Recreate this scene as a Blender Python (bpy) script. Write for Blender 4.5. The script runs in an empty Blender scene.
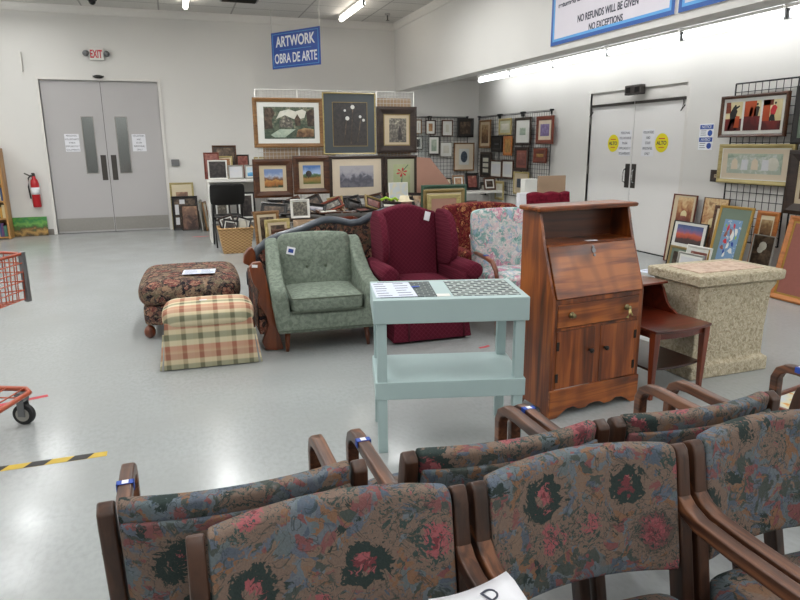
import bpy, bmesh, math, random
from mathutils import Vector, Matrix, Euler
random.seed(7)
PI = math.pi
R = math.radians
C = bpy.context.scene.collection
# ------------------------------------------------------------------ camera
F, YAW, PIT, ROL, H = 644.27, R(19.014), R(13.487), R(-0.407), 1.5
fw = Vector((math.sin(YAW)*math.cos(PIT), math.cos(YAW)*math.cos(PIT), -math.sin(PIT)))
rt = Vector((math.cos(YAW), -math.sin(YAW), 0))
up = rt.cross(fw)
rt, up = rt*math.cos(ROL)+up*math.sin(ROL), -rt*math.sin(ROL)+up*math.cos(ROL)
CAM = Vector((0, 0, H))
cd = bpy.data.cameras.new('camera'); cam = bpy.data.objects.new('camera', cd); C.objects.link(cam)
cd.sensor_width = 36; cd.lens = F*36/800; cd.clip_start = .05; cd.clip_end = 100
cam.matrix_world = Matrix.Translation(CAM) @ Matrix((rt, up, -fw)).transposed().to_4x4()
bpy.context.scene.camera = cam
def ray(x, y): return fw+rt*((x-400)/F)-up*((y-300)/F)
def atY(x, y, Y): d = ray(x, y); return CAM+d*(Y/d.y)
def atX(x, y, X): d = ray(x, y); return CAM+d*(X/d.x)
def atZ(x, y, Z): d = ray(x, y); return CAM+d*((Z-H)/d.z)

# ------------------------------------------------------------------ materials
def lin(h):
    if not isinstance(h, str): return (*h, 1)
    h = h.lstrip('#'); v = [int(h[i:i+2], 16)/255 for i in (0, 2, 4)]
    return tuple(c/12.92 if c <= .04045 else ((c+.055)/1.055)**2.4 for c in v)+(1,)
class NT:
    def __init__(s, name, rough=.6, metal=0, spec=.5, coat=0):
        s.m = bpy.data.materials.new(name); s.m.use_nodes = True; s.t = s.m.node_tree
        s.b = s.t.nodes['Principled BSDF']
        s.b.inputs['Roughness'].default_value = rough; s.b.inputs['Metallic'].default_value = metal
        s.b.inputs['Specular IOR Level'].default_value = spec; s.b.inputs['Coat Weight'].default_value = coat
        s.b.inputs['Coat Roughness'].default_value = .12
    def n(s, ty, ins=None, **kw):
        nd = s.t.nodes.new('ShaderNode'+ty)
        for k, v in kw.items(): setattr(nd, k, v)
        for k, v in (ins or {}).items(): s.set(nd.inputs[k], v)
        return nd
    def set(s, sock, v):
        if isinstance(v, bpy.types.NodeSocket): s.t.links.new(v, sock)
        elif isinstance(v, str): sock.default_value = lin(v)
        else: sock.default_value = v
    def math(s, op, a, b=0.0, clamp=False):
        nd = s.n('Math', operation=op, use_clamp=clamp); s.set(nd.inputs[0], a); s.set(nd.inputs[1], b); return nd.outputs[0]
    def vadd(s, a, b):
        nd = s.n('VectorMath', operation='ADD'); s.set(nd.inputs[0], a); s.set(nd.inputs[1], b); return nd.outputs[0]
    def vmul(s, a, b):
        nd = s.n('VectorMath', operation='MULTIPLY'); s.set(nd.inputs[0], a); s.set(nd.inputs[1], b); return nd.outputs[0]
    def mix(s, f, a, b, bt='MIX'):
        nd = s.n('Mix', data_type='RGBA', blend_type=bt); s.set(nd.inputs[0], f); s.set(nd.inputs[6], a); s.set(nd.inputs[7], b); return nd.outputs[2]
    def ramp(s, f, stops, const=False):
        nd = s.n('ValToRGB'); cr = nd.color_ramp; cr.interpolation = 'CONSTANT' if const else 'LINEAR'
        while len(cr.elements) < len(stops): cr.elements.new(.5)
        for e, (p, c) in zip(cr.elements, stops): e.position = p; e.color = lin(c)
        s.set(nd.inputs[0], f); return nd.outputs[0]
    def noise(s, vec, sc, det=3, dist=0, col=False):
        nd = s.n('TexNoise', {'Vector': vec, 'Scale': sc, 'Detail': det, 'Distortion': dist}); return nd.outputs[1 if col else 0]
    def obj(s, rnd=True):
        c = s.n('TexCoord').outputs['Object']
        if rnd:
            i = s.n('ObjectInfo').outputs['Random']
            k = s.n('CombineXYZ', {0: s.math('MULTIPLY', i, 7.3), 1: s.math('MULTIPLY', i, 3.1), 2: s.math('MULTIPLY', i, 5.7)}).outputs[0]
            c = s.vadd(c, k)
        return c
    def gen(s): return s.n('TexCoord').outputs['Generated']
    def base(s, c): s.set(s.b.inputs['Base Color'], c); return s.m
    def bump(s, h, st=.2, d=.01):
        s.set(s.b.inputs['Normal'], s.n('Bump', {'Height': h, 'Strength': st, 'Distance': d}).outputs[0])
def plain(name, col, rough=.6, metal=0, var=.06, sc=14, spec=.5, coat=0, bump=0):
    t = NT(name, rough, metal, spec, coat)
    n = t.noise(t.obj(), sc, 4)
    f = t.math('MULTIPLY_ADD', n, var*2); t.t.nodes[-1].inputs[2].default_value = 1-var
    v = t.n('Mix', data_type='RGBA', blend_type='MULTIPLY'); v.inputs[0].default_value = 1
    t.set(v.inputs[6], col); g = t.n('CombineColor', {0: f, 1: f, 2: f}); t.set(v.inputs[7], g.outputs[0])
    if bump: t.bump(n, bump)
    return t.base(v.outputs[2])
def wood(name, c1, c2, axis='z', sc=1.0, rough=.35, coat=.2, knots=False, c3=None):
    t = NT(name, rough, 0, .5, coat)
    st = {'x': (3, 40, 40), 'y': (40, 3, 40), 'z': (40, 40, 3)}[axis]
    v = t.vmul(t.obj(), tuple(a*sc for a in st))
    big = t.noise(t.obj(), 5*sc, 2)
    n = t.noise(v, 1.0, 4, .8)
    f = t.math('ADD', t.math('MULTIPLY', n, .75), t.math('MULTIPLY', big, .3))
    col = t.ramp(f, [(.33, c1), (.62, c2)] if not c3 else [(.34, c1), (.5, c2), (.62, c3)])
    if knots:
        w = t.n('TexWave', {'Vector': t.obj(), 'Scale': 4.0*sc, 'Distortion': 9.0, 'Detail': 2.0, 'Detail Scale': .8}).outputs[1]
        col = t.mix(t.ramp(w, [(.45, '#000000'), (1, '#8c8c8c')]), col, c1)
        nn = t.noise(t.vadd(t.obj(), (3, 1, 4)), 6*sc, 1)
        col = t.mix(t.ramp(nn, [(.60, '#000000'), (.72, '#ffffff')]), col, c1)
    t.bump(n, .05)
    return t.base(col)
def floral(name, pal, sc=1.0, bg='#6b584d', leaf='#2f3a3c', flower=('#7d2f35', '#b2505a'), rough=.95, fl=.5, leafamt=1.0, style=1):
    """painterly flowers: distorted patches, rosettes with darker hearts, leaf strokes"""
    t = NT(name, rough, 0, .15)
    o = t.obj()
    dis = t.vmul(t.vadd(t.noise(o, 17*sc, 4, .4, True), (-.5, -.5, -.5)), (.12/sc,)*3)
    v = t.vadd(o, dis)
    v1 = t.n('TexVoronoi', {'Vector': v, 'Scale': 24*sc})
    r1 = t.n('SeparateColor', {0: v1.outputs['Color']}).outputs[0]
    n = len(pal); colA = t.ramp(r1, [(i/n, c) for i, c in enumerate(pal)], True)
    v2 = t.n('TexVoronoi', {'Vector': t.vadd(v, (5, 2, 9)), 'Scale': 42*sc})
    r2 = t.n('SeparateColor', {0: v2.outputs['Color']}).outputs[1]
    colB = t.ramp(r2, [(i/n, c) for i, c in enumerate(pal[::-1])], True)
    col = t.mix(t.ramp(t.noise(v, 22*sc, 2), [(.47, '#000000'), (.53, '#ffffff')]), colA, colB)
    col = t.mix(t.ramp(t.noise(o, 9*sc, 2, .6), [(.64, '#000000'), (.70, '#ffffff')]), col, bg)
    col = t.mix(t.math('MULTIPLY', t.noise(v, 30*sc, 4, 1), .35), col, bg)
    # leaves
    lv = t.n('TexVoronoi', {'Vector': t.vadd(v, (1, 7, 3)), 'Scale': 10*sc}, feature='F1')
    ld = t.math('ADD', lv.outputs['Distance'], t.math('MULTIPLY', t.noise(v, 45*sc, 2, 1.5), .55))
    lm = t.ramp(ld, [(0, '#ffffff'), (.46*leafamt, '#ffffff'), (.50*leafamt, '#000000')])
    col = t.mix(lm, col, leaf)
    # flowers
    fv = t.n('TexVoronoi', {'Vector': o, 'Scale': 7.5*sc})
    rr = t.n('SeparateColor', {0: fv.outputs['Color']}).outputs[2]
    d = t.math('ADD', fv.outputs['Distance'], t.math('MULTIPLY', t.math('SUBTRACT', t.noise(o, 17*sc, 2, 1.2), .5), .8))
    pv = t.n('TexVoronoi', {'Vector': v, 'Scale': 34*sc})
    pr_ = t.math('ADD', t.n('SeparateColor', {0: pv.outputs['Color']}).outputs[0], t.math('MULTIPLY', t.math('SUBTRACT', t.noise(v, 60*sc, 2), .5), .6))
    fc = t.ramp(pr_, [(0, flower[0]), (.3, flower[1]), (.45, flower[0]), (.62, bg), (.75, flower[1]), (.9, pal[0])], True)
    fm = t.math('MULTIPLY', t.ramp(d, [(.40, '#ffffff'), (.44, '#000000')]), t.ramp(rr, [(fl-.01, '#ffffff'), (fl, '#000000')]))
    if style == 2:
        d = t.math('ADD', fv.outputs['Distance'], t.math('MULTIPLY', t.math('SUBTRACT', t.noise(v, 24*sc, 3, 2.0), .5), .55))
        pk = t.ramp(pr_, [(0, flower[0]), (.35, flower[1]), (.55, leaf), (.66, flower[1]), (.9, bg)], True)
        z_ = lambda a, b, c, e: t.ramp(d, [(a, '#000000'), (b, '#ffffff'), (c, '#ffffff'), (e, '#000000')])
        f1 = t.mix(z_(.17, .20, .9, 1), pk, leaf); f1 = t.mix(z_(.36, .38, .9, 1), f1, bg)
        f2 = t.mix(z_(.13, .16, .9, 1), flower[0], flower[1]); f2 = t.mix(z_(.27, .30, .9, 1), f2, bg)
        f2 = t.mix(t.ramp(t.noise(v, 50*sc, 2, 2), [(.56, '#000000'), (.6, '#ffffff')]), f2, pal[5])
        fl2 = t.mix(t.ramp(rr, [(.44, '#000000'), (.45, '#ffffff')]), f1, f2)
        mk_ = t.math('MULTIPLY', t.ramp(d, [(.50, '#ffffff'), (.53, '#000000')]), t.ramp(rr, [(.85, '#ffffff'), (.86, '#000000')]))
        col = t.mix(mk_, col, fl2)
        st = t.math('ABSOLUTE', t.math('SUBTRACT', t.noise(o, 15*sc, 3, 1.5), .5))
        col = t.mix(t.math('MULTIPLY', t.ramp(st, [(.006, '#ffffff'), (.016, '#000000')]), .6), col, leaf)
        w = t.noise(o, 260, 2)
        col = t.mix(.3, col, t.mix(w, '#000000', '#ffffff'), 'SOFT_LIGHT')
        t.bump(w, .15)
        return t.base(col)
    lb_ = t.math('MULTIPLY', t.ramp(d, [(.40, '#000000'), (.44, '#ffffff'), (.52, '#ffffff'), (.56, '#000000')]), t.ramp(rr, [(fl-.01, '#ffffff'), (fl, '#000000')]))
    col = t.mix(t.math('MULTIPLY', lb_, .85), col, leaf)
    col = t.mix(fm, col, fc)
    st = t.math('ABSOLUTE', t.math('SUBTRACT', t.noise(v, 26*sc, 2, 1.5), .5))
    col = t.mix(t.math('MULTIPLY', t.ramp(st, [(.008, '#ffffff'), (.02, '#000000')]), .55), col, leaf)
    w = t.noise(o, 260, 2)
    col = t.mix(.35, col, t.mix(w, '#000000', '#ffffff'), 'SOFT_LIGHT')
    t.bump(w, .15)
    return t.base(col)
def art(name, stops, wz=1.0, wn=.4, sc=6, const=False, dist=.5, rough=.35, stretch=(1, 1, 1), wx=0):
    t = NT(name, rough, 0, .4, .25)
    g = t.gen(); s = t.n('SeparateXYZ', {0: g})
    n = t.noise(t.vmul(t.obj(), stretch), sc*2, 4, dist)
    f = t.math('ADD', t.math('MULTIPLY', s.outputs[2], wz), t.math('MULTIPLY', t.math('SUBTRACT', n, .5), wn*2))
    if wx: f = t.math('ADD', f, t.math('MULTIPLY', s.outputs[0], wx))
    return t.base(t.ramp(f, stops, const))
def emit(name, col, st):
    t = NT(name); t.set(t.b.inputs['Emission Color'], col); t.b.inputs['Emission Strength'].default_value = st
    return t.base('#ffffff')
def glass(name):
    t = NT(name, .05); t.b.inputs['Transmission Weight'].default_value = 1; t.b.inputs['IOR'].default_value = 1.45
    return t.base('#dfe6e6')

M = {}
def P(k, *a, **kw): M[k] = plain(k, *a, **kw)
P('wall_paint', '#d9d7d3', .75, var=.02, sc=2)
P('ceiling_white', '#c9c6c2', .85, var=.04, sc=3)
P('door_paint', '#b3b0b0', .5, var=.02, sc=2)
P('door_white', '#e2e0de', .5, var=.02, sc=2)
P('white_paint', '#dedcd6', .45, var=.03)
P('trim_white', '#dad7d2', .5, var=.03)
P('baseboard_grey', '#7d7771', .5, var=.05)
P('steel', '#9c9994', .35, .55, var=.08, sc=30)
P('dark_steel', '#4a4643', .4, .6, var=.1)
P('grey_metal', '#77787a', .4, .6)
P('chrome', '#c8c8c8', .18, 1, var=.02)
P('black', '#131212', .5, var=.15)
P('black_gloss', '#0e0d0d', .2, var=.1)
P('black_wire', '#1d2022', .4, .3, var=.1)
P('white_wire', '#c4c2bc', .4, .1)
P('rubber', '#1c1d1f', .7)
P('red_ext', '#b01722', .3, var=.05)
P('paper', '#e3e3e8', .7, var=.03)
P('paper_blue', '#cfd5e4', .7, var=.03)
P('ink', '#3a3d4c', .7)
P('ink_blue', '#1f3f8f', .6)
P('tag_blue', '#2348a4', .6)
P('sign_blue', '#2b4fa3', .45, var=.03)
P('sign_border', '#2457a3', .45)
P('sign_sky', '#5aa2dc', .45)
P('sign_white', '#d9d4dd', .5, var=.02)
P('letter_white', '#eef0f4', .5)
P('yellow', '#e2d312', .5, var=.03)
P('red', '#c22a33', .5)
P('exit_red', '#cc2038', .5)
P('tape_yellow', '#c4a63c', .6)
P('tape_red', '#b53440', .6)
P('orange_paint', '#a94c30', .4, var=.08)
P('mint', '#a7bbbb', .5, var=.03, sc=8)
P('cardboard', '#a98f74', .85, var=.06, sc=20)
P('tan_board', '#a48a72', .8, var=.05)
P('pink_board', '#a9806f', .8, var=.05, sc=9)
P('cream_mat', '#d5c8ab', .8, var=.05)
P('white_mat', '#d8d8d2', .8, var=.03)
P('beige_mat', '#c3b397', .8, var=.06)
P('green_mat', '#6c7a6b', .8, var=.06)
P('slate_mat', '#43494c', .6, var=.06, coat=.2)
P('sage_mat', '#b3b49a', .8, var=.05)
P('rose_mat', '#8c5348', .7, var=.12, sc=25)
P('pale_pink_mat', '#d2c4ae', .8, var=.05)
P('gold', '#a8853f', .38, .35, var=.18, sc=40)
P('dull_gold', '#8f7b4f', .45, .2, var=.2, sc=40)
P('silver_frame', '#a19f98', .35, .5)
P('black_frame', '#181514', .35, var=.2)
P('green_frame', '#3d5a4a', .4)
P('grey_lacquer', '#474d55', .42, var=.12, sc=20, coat=.15)
P('welt_grey', '#5c6456', .9)
P('burg_welt', '#4a1020', .9)
P('brass', '#857b58', .35, .7)
P('iron', '#1d1916', .5, .3)
P('tassel', '#c9b87a', .8)
P('denim', '#3c4653', .8); P('lime', '#8fb52a', .6)
for k, cols in dict(book_a='#7c2a2c', book_b='#38507a', book_c='#c9b88d', book_d='#3f6b5a', book_e='#b58638', book_f='#d2d0cb', book_g='#5b3a63', book_h='#262a36').items(): P(k, cols, .6)
wd = lambda k, *a, **kw: M.__setitem__(k, wood(k, *a, **kw))
wd('chair_wood', '#24140c', '#50301f', 'y', .9, .42, .12, c3='#74492f')
wd('chair_post_wood', '#20120b', '#4a2e1f', 'z', .9, .42, .12)
wd('cedar_x', '#341507', '#7d3d14', 'x', .5, .35, .15, knots=True, c3='#a95f25')
wd('cedar_z', '#301306', '#753813', 'z', .5, .35, .15, knots=True, c3='#9c541f')
wd('cedar_dark', '#35190c', '#5a2d15', 'x', .6, .4, .2)
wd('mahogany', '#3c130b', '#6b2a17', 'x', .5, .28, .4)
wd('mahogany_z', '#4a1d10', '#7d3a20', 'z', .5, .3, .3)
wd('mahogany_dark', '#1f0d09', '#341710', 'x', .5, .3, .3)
wd('walnut', '#4c2313', '#7e4122', 'z', .6, .3, .3)
wd('oak', '#8a5f33', '#b98a4f', 'z', .5, .5, .1)
wd('frame_oak', '#5e3f22', '#8b6438', 'x', .8, .4, .2)
wd('frame_brown', '#2c170d', '#583218', 'x', .8, .4, .2)
wd('frame_red', '#4b1e12', '#7a3520', 'x', .8, .35, .2)
wd('frame_dark', '#1a120e', '#35251c', 'x', .8, .4, .2)
wd('frame_orange', '#8a4c22', '#b87236', 'x', .8, .4, .2)
wd('bamboo', '#8f7d4a', '#b7a770', 'x', .8, .4, .2)
# floor: polished vinyl tile
t = NT('floor_vinyl', .16, 0, .4)
o = t.n('TexCoord').outputs['Object']
sp = t.noise(t.vmul(o, (1, .6, 1)), 45, 4)
col = t.mix(t.ramp(sp, [(.40, '#000000'), (.85, '#ffffff')]), '#a3a7a7', '#959998')
col = t.mix(t.ramp(t.noise(o, 1.3, 3), [(.35, '#000000'), (.7, '#ffffff')]), col, '#9c9f9e')
br = t.n('TexBrick', {'Vector': o, 'Scale': 1.0, 'Mortar Size': .0012, 'Brick Width': .305, 'Row Height': .305, 'Color1': '#ffffff', 'Color2': '#ffffff', 'Mortar': '#000000'}, offset=0.0)
col = t.mix(t.math('MULTIPLY', t.math('SUBTRACT', 1.0, t.n('SeparateColor', {0: br.outputs[0]}).outputs[0]), .15), col, '#868886')
t.set(t.b.inputs['Roughness'], t.math('ADD', t.math('MULTIPLY', t.noise(o, 3, 3), .16), .12))
t.bump(t.noise(o, 7, 2), .05, .01)
M['floor'] = t.base(col)
# fabrics
M['reception_floral'] = floral('reception_floral', ['#566474', '#5b6a70', '#80604a', '#4a5b6b', '#7a4b4e', '#3d4b49', '#7b685b', '#63707a'], 1.0, '#75645a', '#333d3b', ('#6f3c41', '#96575b'), style=2)
M['tapestry'] = floral('tapestry_floral', ['#4a3c39', '#7d6856', '#93755f', '#33323a', '#6b4a44', '#6b6350', '#8e7c69'], 1.15, '#7a6857', '#1f1e24', ('#70423e', '#9c7360'), fl=.5, leafamt=1.05)
M['tapestry_dark'] = floral('tapestry_dark', ['#3b3330', '#75594a', '#3d3a44', '#8a5f4e', '#5d5546', '#2b292f'], 1.0, '#655044', '#1b1a1f', ('#7a4a40', '#a57a66'), fl=.5)
M['pink_floral'] = floral('pink_floral', ['#d6d0cf', '#c9b6bd', '#83aba5', '#b0c3c1', '#d9c8c6', '#8fa6bd', '#d3b7ba'], .9, '#ccc6c4', '#6f9a94', ('#b98398', '#d5a9af'), fl=.7, leafamt=.85)
M['red_pattern'] = floral('red_pattern', ['#5b1c20', '#6d2427', '#7d332c', '#4b1519', '#8c5a3c', '#5b1c20'], 2.1, '#611e22', '#3a1115', ('#8c4a35', '#b98a5a'), fl=.5, leafamt=.7)
def weave(name, c1, c2, sc, c3=None, rough=.95):
    t = NT(name, rough, 0, .12); o = t.obj(False)
    a = t.noise(t.vmul(o, (1, 1, 1)), sc, 3, .6); b = t.noise(o, 300, 2)
    col = t.ramp(a, [(.4, c1), (.55, c2)] + ([(.7, c3)] if c3 else []))
    col = t.mix(.4, col, t.mix(b, '#000000', '#ffffff'), 'SOFT_LIGHT'); t.bump(b, .2); return t.base(col)
M['green_damask'] = weave('green_damask', '#6d776b', '#7c867a', 34, '#868f82')
M['red_velvet'] = weave('red_velvet', '#5a1020', '#6e1a2a', 20)
t = NT('burgundy_lattice', .95, 0, .12); o = t.obj(False); s = t.n('SeparateXYZ', {0: o})
q = []
for sg in (1, -1):
    u = t.math('ADD', t.math('MULTIPLY', s.outputs[0], 26.0), t.math('MULTIPLY', s.outputs[2], 26.0*sg))
    q.append(t.math('ABSOLUTE', t.math('SUBTRACT', t.math('FRACT', u), .5)))
mk = t.ramp(t.math('MAXIMUM', q[0], q[1]), [(.40, '#000000'), (.47, '#ffffff')])
col = t.mix(mk, '#591c2b', '#6c2a3a'); col = t.mix(t.math('MULTIPLY', t.noise(o, 3, 2), .4), col, '#4e1726'); t.bump(t.noise(o, 250, 2), .15)
M['burgundy'] = t.base(col)
t = NT('plaid_cloth', .95, 0, .12); o = t.obj(False); s = t.n('SeparateXYZ', {0: o})
pz = [(0, '#cabf9f'), (.10, '#cabf9f'), (.14, '#5b6a55'), (.30, '#5b6a55'), (.34, '#c7b795'), (.46, '#c7b795'), (.50, '#a25a4a'), (.66, '#a25a4a'), (.70, '#b8896c'), (.80, '#b05f4d'), (.92, '#b05f4d'), (.96, '#cabf9f')]
fz = t.math('FRACT', t.math('ADD', t.math('MULTIPLY', t.math('ADD', s.outputs[2], t.math('MULTIPLY', s.outputs[1], 1.0)), 4.4), .12))
fx = t.math('FRACT', t.math('MULTIPLY', s.outputs[0], 9.0))
cz = t.ramp(fz, pz); cx = t.ramp(fx, [(0, '#d3c7a8'), (.28, '#d3c7a8'), (.32, '#8a7a66'), (.55, '#8a7a66'), (.6, '#d8cdb0')])
col = t.mix(.42, cz, cx); t.bump(t.noise(o, 250, 2), .15)
M['plaid'] = t.base(col)
t = NT('stone_effect', .9, 0, .2); o = t.obj(False)
a = t.noise(o, 42, 5, 1.0); b = t.noise(o, 5, 3)
col = t.ramp(a, [(.30, '#968a73'), (.42, '#b4a88f'), (.55, '#c6bba3'), (.68, '#d2c8b1')]); col = t.mix(t.math('MULTIPLY', b, .2), col, '#8a7f68')
t.bump(a, .8, .02); M['stone'] = t.base(col)
t = NT('stone_inlay', .8, 0, .2); o = t.obj(False); a = t.noise(o, 22, 4, 1)
M['stone_inlay'] = t.base(t.ramp(a, [(.4, '#b89d8c'), (.6, '#cfb9a6')]))
t = NT('wicker', .7, 0, .3); o = t.obj(False); s = t.n('SeparateXYZ', {0: o})
w1 = t.math('SINE', t.math('MULTIPLY', s.outputs[2], 150.0)); w2 = t.math('SINE', t.math('MULTIPLY', t.math('ADD', s.outputs[0], s.outputs[1]), 95.0))
w = t.math('MULTIPLY_ADD', t.math('MULTIPLY', w1, w2), .5); t.t.nodes[-1].inputs[2].default_value = .5; t.bump(w, .8, .01)
M['wicker'] = t.base(t.ramp(w, [(0, '#8a6a45'), (.5, '#b58f61'), (1, '#c9a678')]))
t = NT('chalk_mosaic', .6, 0, .3); o = t.obj(False)
br = t.n('TexBrick', {'Vector': o, 'Scale': 1.0, 'Mortar Size': .003, 'Brick Width': .05, 'Row Height': .03, 'Color1': '#3a4244', 'Color2': '#4d5655', 'Mortar': '#7b8482', 'Bias': -.2})
M['mosaic_dark'] = t.base(br.outputs[0])
t = NT('chalk_mosaic_light', .6, 0, .3); o = t.obj(False)
br = t.n('TexBrick', {'Vector': o, 'Scale': 1.0, 'Mortar Size': .007, 'Brick Width': .055, 'Row Height': .04, 'Color1': '#353d40', 'Color2': '#7c8684', 'Mortar': '#a9b3af', 'Bias': -.5})
M['mosaic_light'] = t.base(br.outputs[0])
M['tube'] = emit('fluorescent_tube', '#fafdff', 11.5)
M['tube_main'] = emit('fluorescent_tube_ceiling', '#fff7ea', 9)
t = NT('ceiling_tile', .9, 0, .2); o = t.n('TexCoord').outputs['Object']
col = t.mix(t.ramp(t.noise(o, 90, 3), [(.5, '#000000'), (.75, '#ffffff')]), '#d2cfca', '#b5b2ad')
br = t.n('TexBrick', {'Vector': o, 'Scale': 1.0, 'Mortar Size': .014, 'Mortar Smooth': .0, 'Brick Width': 1.22, 'Row Height': .61, 'Color1': '#ffffff', 'Color2': '#ffffff', 'Mortar': '#000000'}, offset=0.0)
col = t.mix(t.math('SUBTRACT', 1.0, t.n('SeparateColor', {0: br.outputs[0]}).outputs[0]), col, '#a5a29e')
M['ceiling_tile'] = t.base(col)
# artworks
A = {}
def ar(k, *a, **kw): A[k] = art('art_'+k, *a, **kw)
ar('village', [(0, '#3c4a3c'), (.3, '#5c6452'), (.45, '#8d8a74'), (.52, '#4a5545'), (.62, '#8f9480'), (.8, '#6b7566')], .3, .8, 9)
ar('nightflowers', [(0, '#3a3533'), (.35, '#262425'), (.55, '#353334'), (.7, '#574a44'), (.9, '#2a292b')], .3, .8, 12)
ar('etching', [(0, '#55504a'), (.4, '#8c8678'), (.55, '#c3bca8'), (.7, '#6b655a')], .2, .9, 16)
ar('prairie', [(0, '#3d4a34'), (.2, '#a56a3a'), (.36, '#b98a50'), (.45, '#6b4b3c'), (.52, '#8c7a72'), (.6, '#a9b4c8'), (.8, '#7388b0')], 1, .25, 9)
ar('lane', [(0, '#5a6b38'), (.3, '#a07a4a'), (.42, '#48593a'), (.5, '#5f7f60'), (.56, '#a9bede'), (.9, '#4f74ad')], 1, .18, 7)
ar('misty', [(0, '#6f6e76'), (.3, '#54545e'), (.45, '#6d6d78'), (.55, '#92919a'), (.8, '#a9a6ac')], 1, .5, 7)
ar('sage', [(0, '#9ba57e'), (.5, '#b4bd93'), (1, '#a9b28a')], .5, .4, 5)
ar('card_rose', [(0, '#b9c0c4'), (.42, '#cfc6a2'), (.5, '#d8a03a'), (.62, '#b9602f'), (.7, '#e2d9b4')], .2, .8, 8)
ar('sunset', [(0, '#3a3437'), (.25, '#55403f'), (.33, '#a0493a'), (.5, '#c0614a'), (.62, '#8f6280'), (.8, '#5b6590'), (1, '#43527c')], 1, .16, 6)
ar('abstract', [(0, '#6f8fb0'), (.34, '#cfd3d8'), (.44, '#5d6fa0'), (.5, '#d6cdb8'), (.58, '#8c3a52'), (.66, '#cfd3d8'), (.78, '#4f7a6b')], .1, 1.0, 10, True, 1.5)
ar('frenchcafe', [(0, '#a9b3a4'), (.3, '#c6c9c4'), (.46, '#a3aeaa'), (.52, '#cfd0ca'), (.6, '#a5a09c'), (.68, '#c9ccc4'), (.85, '#8aa184')], .1, .9, 9, False, 1.0)
ar('sepia', [(0, '#4b3426'), (.4, '#8a6a4a'), (.7, '#b39a72')], .6, .6, 8)
ar('hatgirl', [(0, '#6e3a2a'), (.3, '#8f5a40'), (.5, '#b78d63'), (.7, '#d2b78c'), (.9, '#8f6a48')], .7, .6, 6)
ar('blue_print', [(0, '#d0d0d2'), (.45, '#c9ccd4'), (.55, '#8088a0'), (.62, '#d4d4d4')], .1, .8, 8)
ar('blue_oval', [(0, '#3a4450'), (.5, '#5d6a76'), (.7, '#8f9aa0')], .2, .9, 14)
ar('pale', [(0, '#c6c4b6'), (.5, '#d3d0c4'), (.8, '#aab1a4')], .4, .7, 6)
ar('tan', [(0, '#b08a60'), (.4, '#8a5a38'), (.7, '#c5a57c')], .3, .8, 9)
ar('dark', [(0, '#2a2626'), (.5, '#4a4340'), (.75, '#7d766e')], .3, .8, 9)
ar('purple', [(0, '#6c5a86'), (.45, '#8f84a8'), (.6, '#54406e'), (.8, '#a59ab0')], .2, .9, 12)
ar('green_soft', [(0, '#8fa090'), (.5, '#b7c0ae'), (.8, '#7c8c86')], .4, .7, 8)
ar('ochre', [(0, '#8a6a3a'), (.5, '#b98f4a'), (.8, '#6b4a2a')], .4, .8, 8)
ar('poster', [(0, '#4b3c22'), (.22, '#b08a4c'), (.38, '#5a4a2a'), (.46, '#3f6b34'), (.62, '#6da24a'), (.8, '#2f7a3f'), (.95, '#4f8f3a')], 1, .35, 5)
ar('brownmix', [(0, '#3a2f28'), (.4, '#6b5a4a'), (.6, '#9a8872'), (.8, '#4b4038')], .2, .9, 7)
ar('doorway', [(0, '#4a3a38'), (.35, '#8a6a58'), (.55, '#b08c70'), (.7, '#7c6a6a'), (.9, '#a58a74')], .4, .6, 5)
ar('rosy', [(0, '#6b3a34'), (.4, '#8f5a50'), (.6, '#b59a84'), (.8, '#8a8f92')], .3, .7, 8)
ar('orange_wall', [(0, '#a8431f'), (.6, '#c0562c'), (1, '#b84a24')], .3, .6, 4)
ar('cream_wall', [(0, '#cdbb8a'), (.5, '#e0d5ad'), (1, '#d8cba4')], .3, .6, 4)
ar('crimson_floor', [(0, '#4a1518'), (.5, '#7a2320'), (1, '#5a1a1c')], .3, .8, 4)

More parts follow.
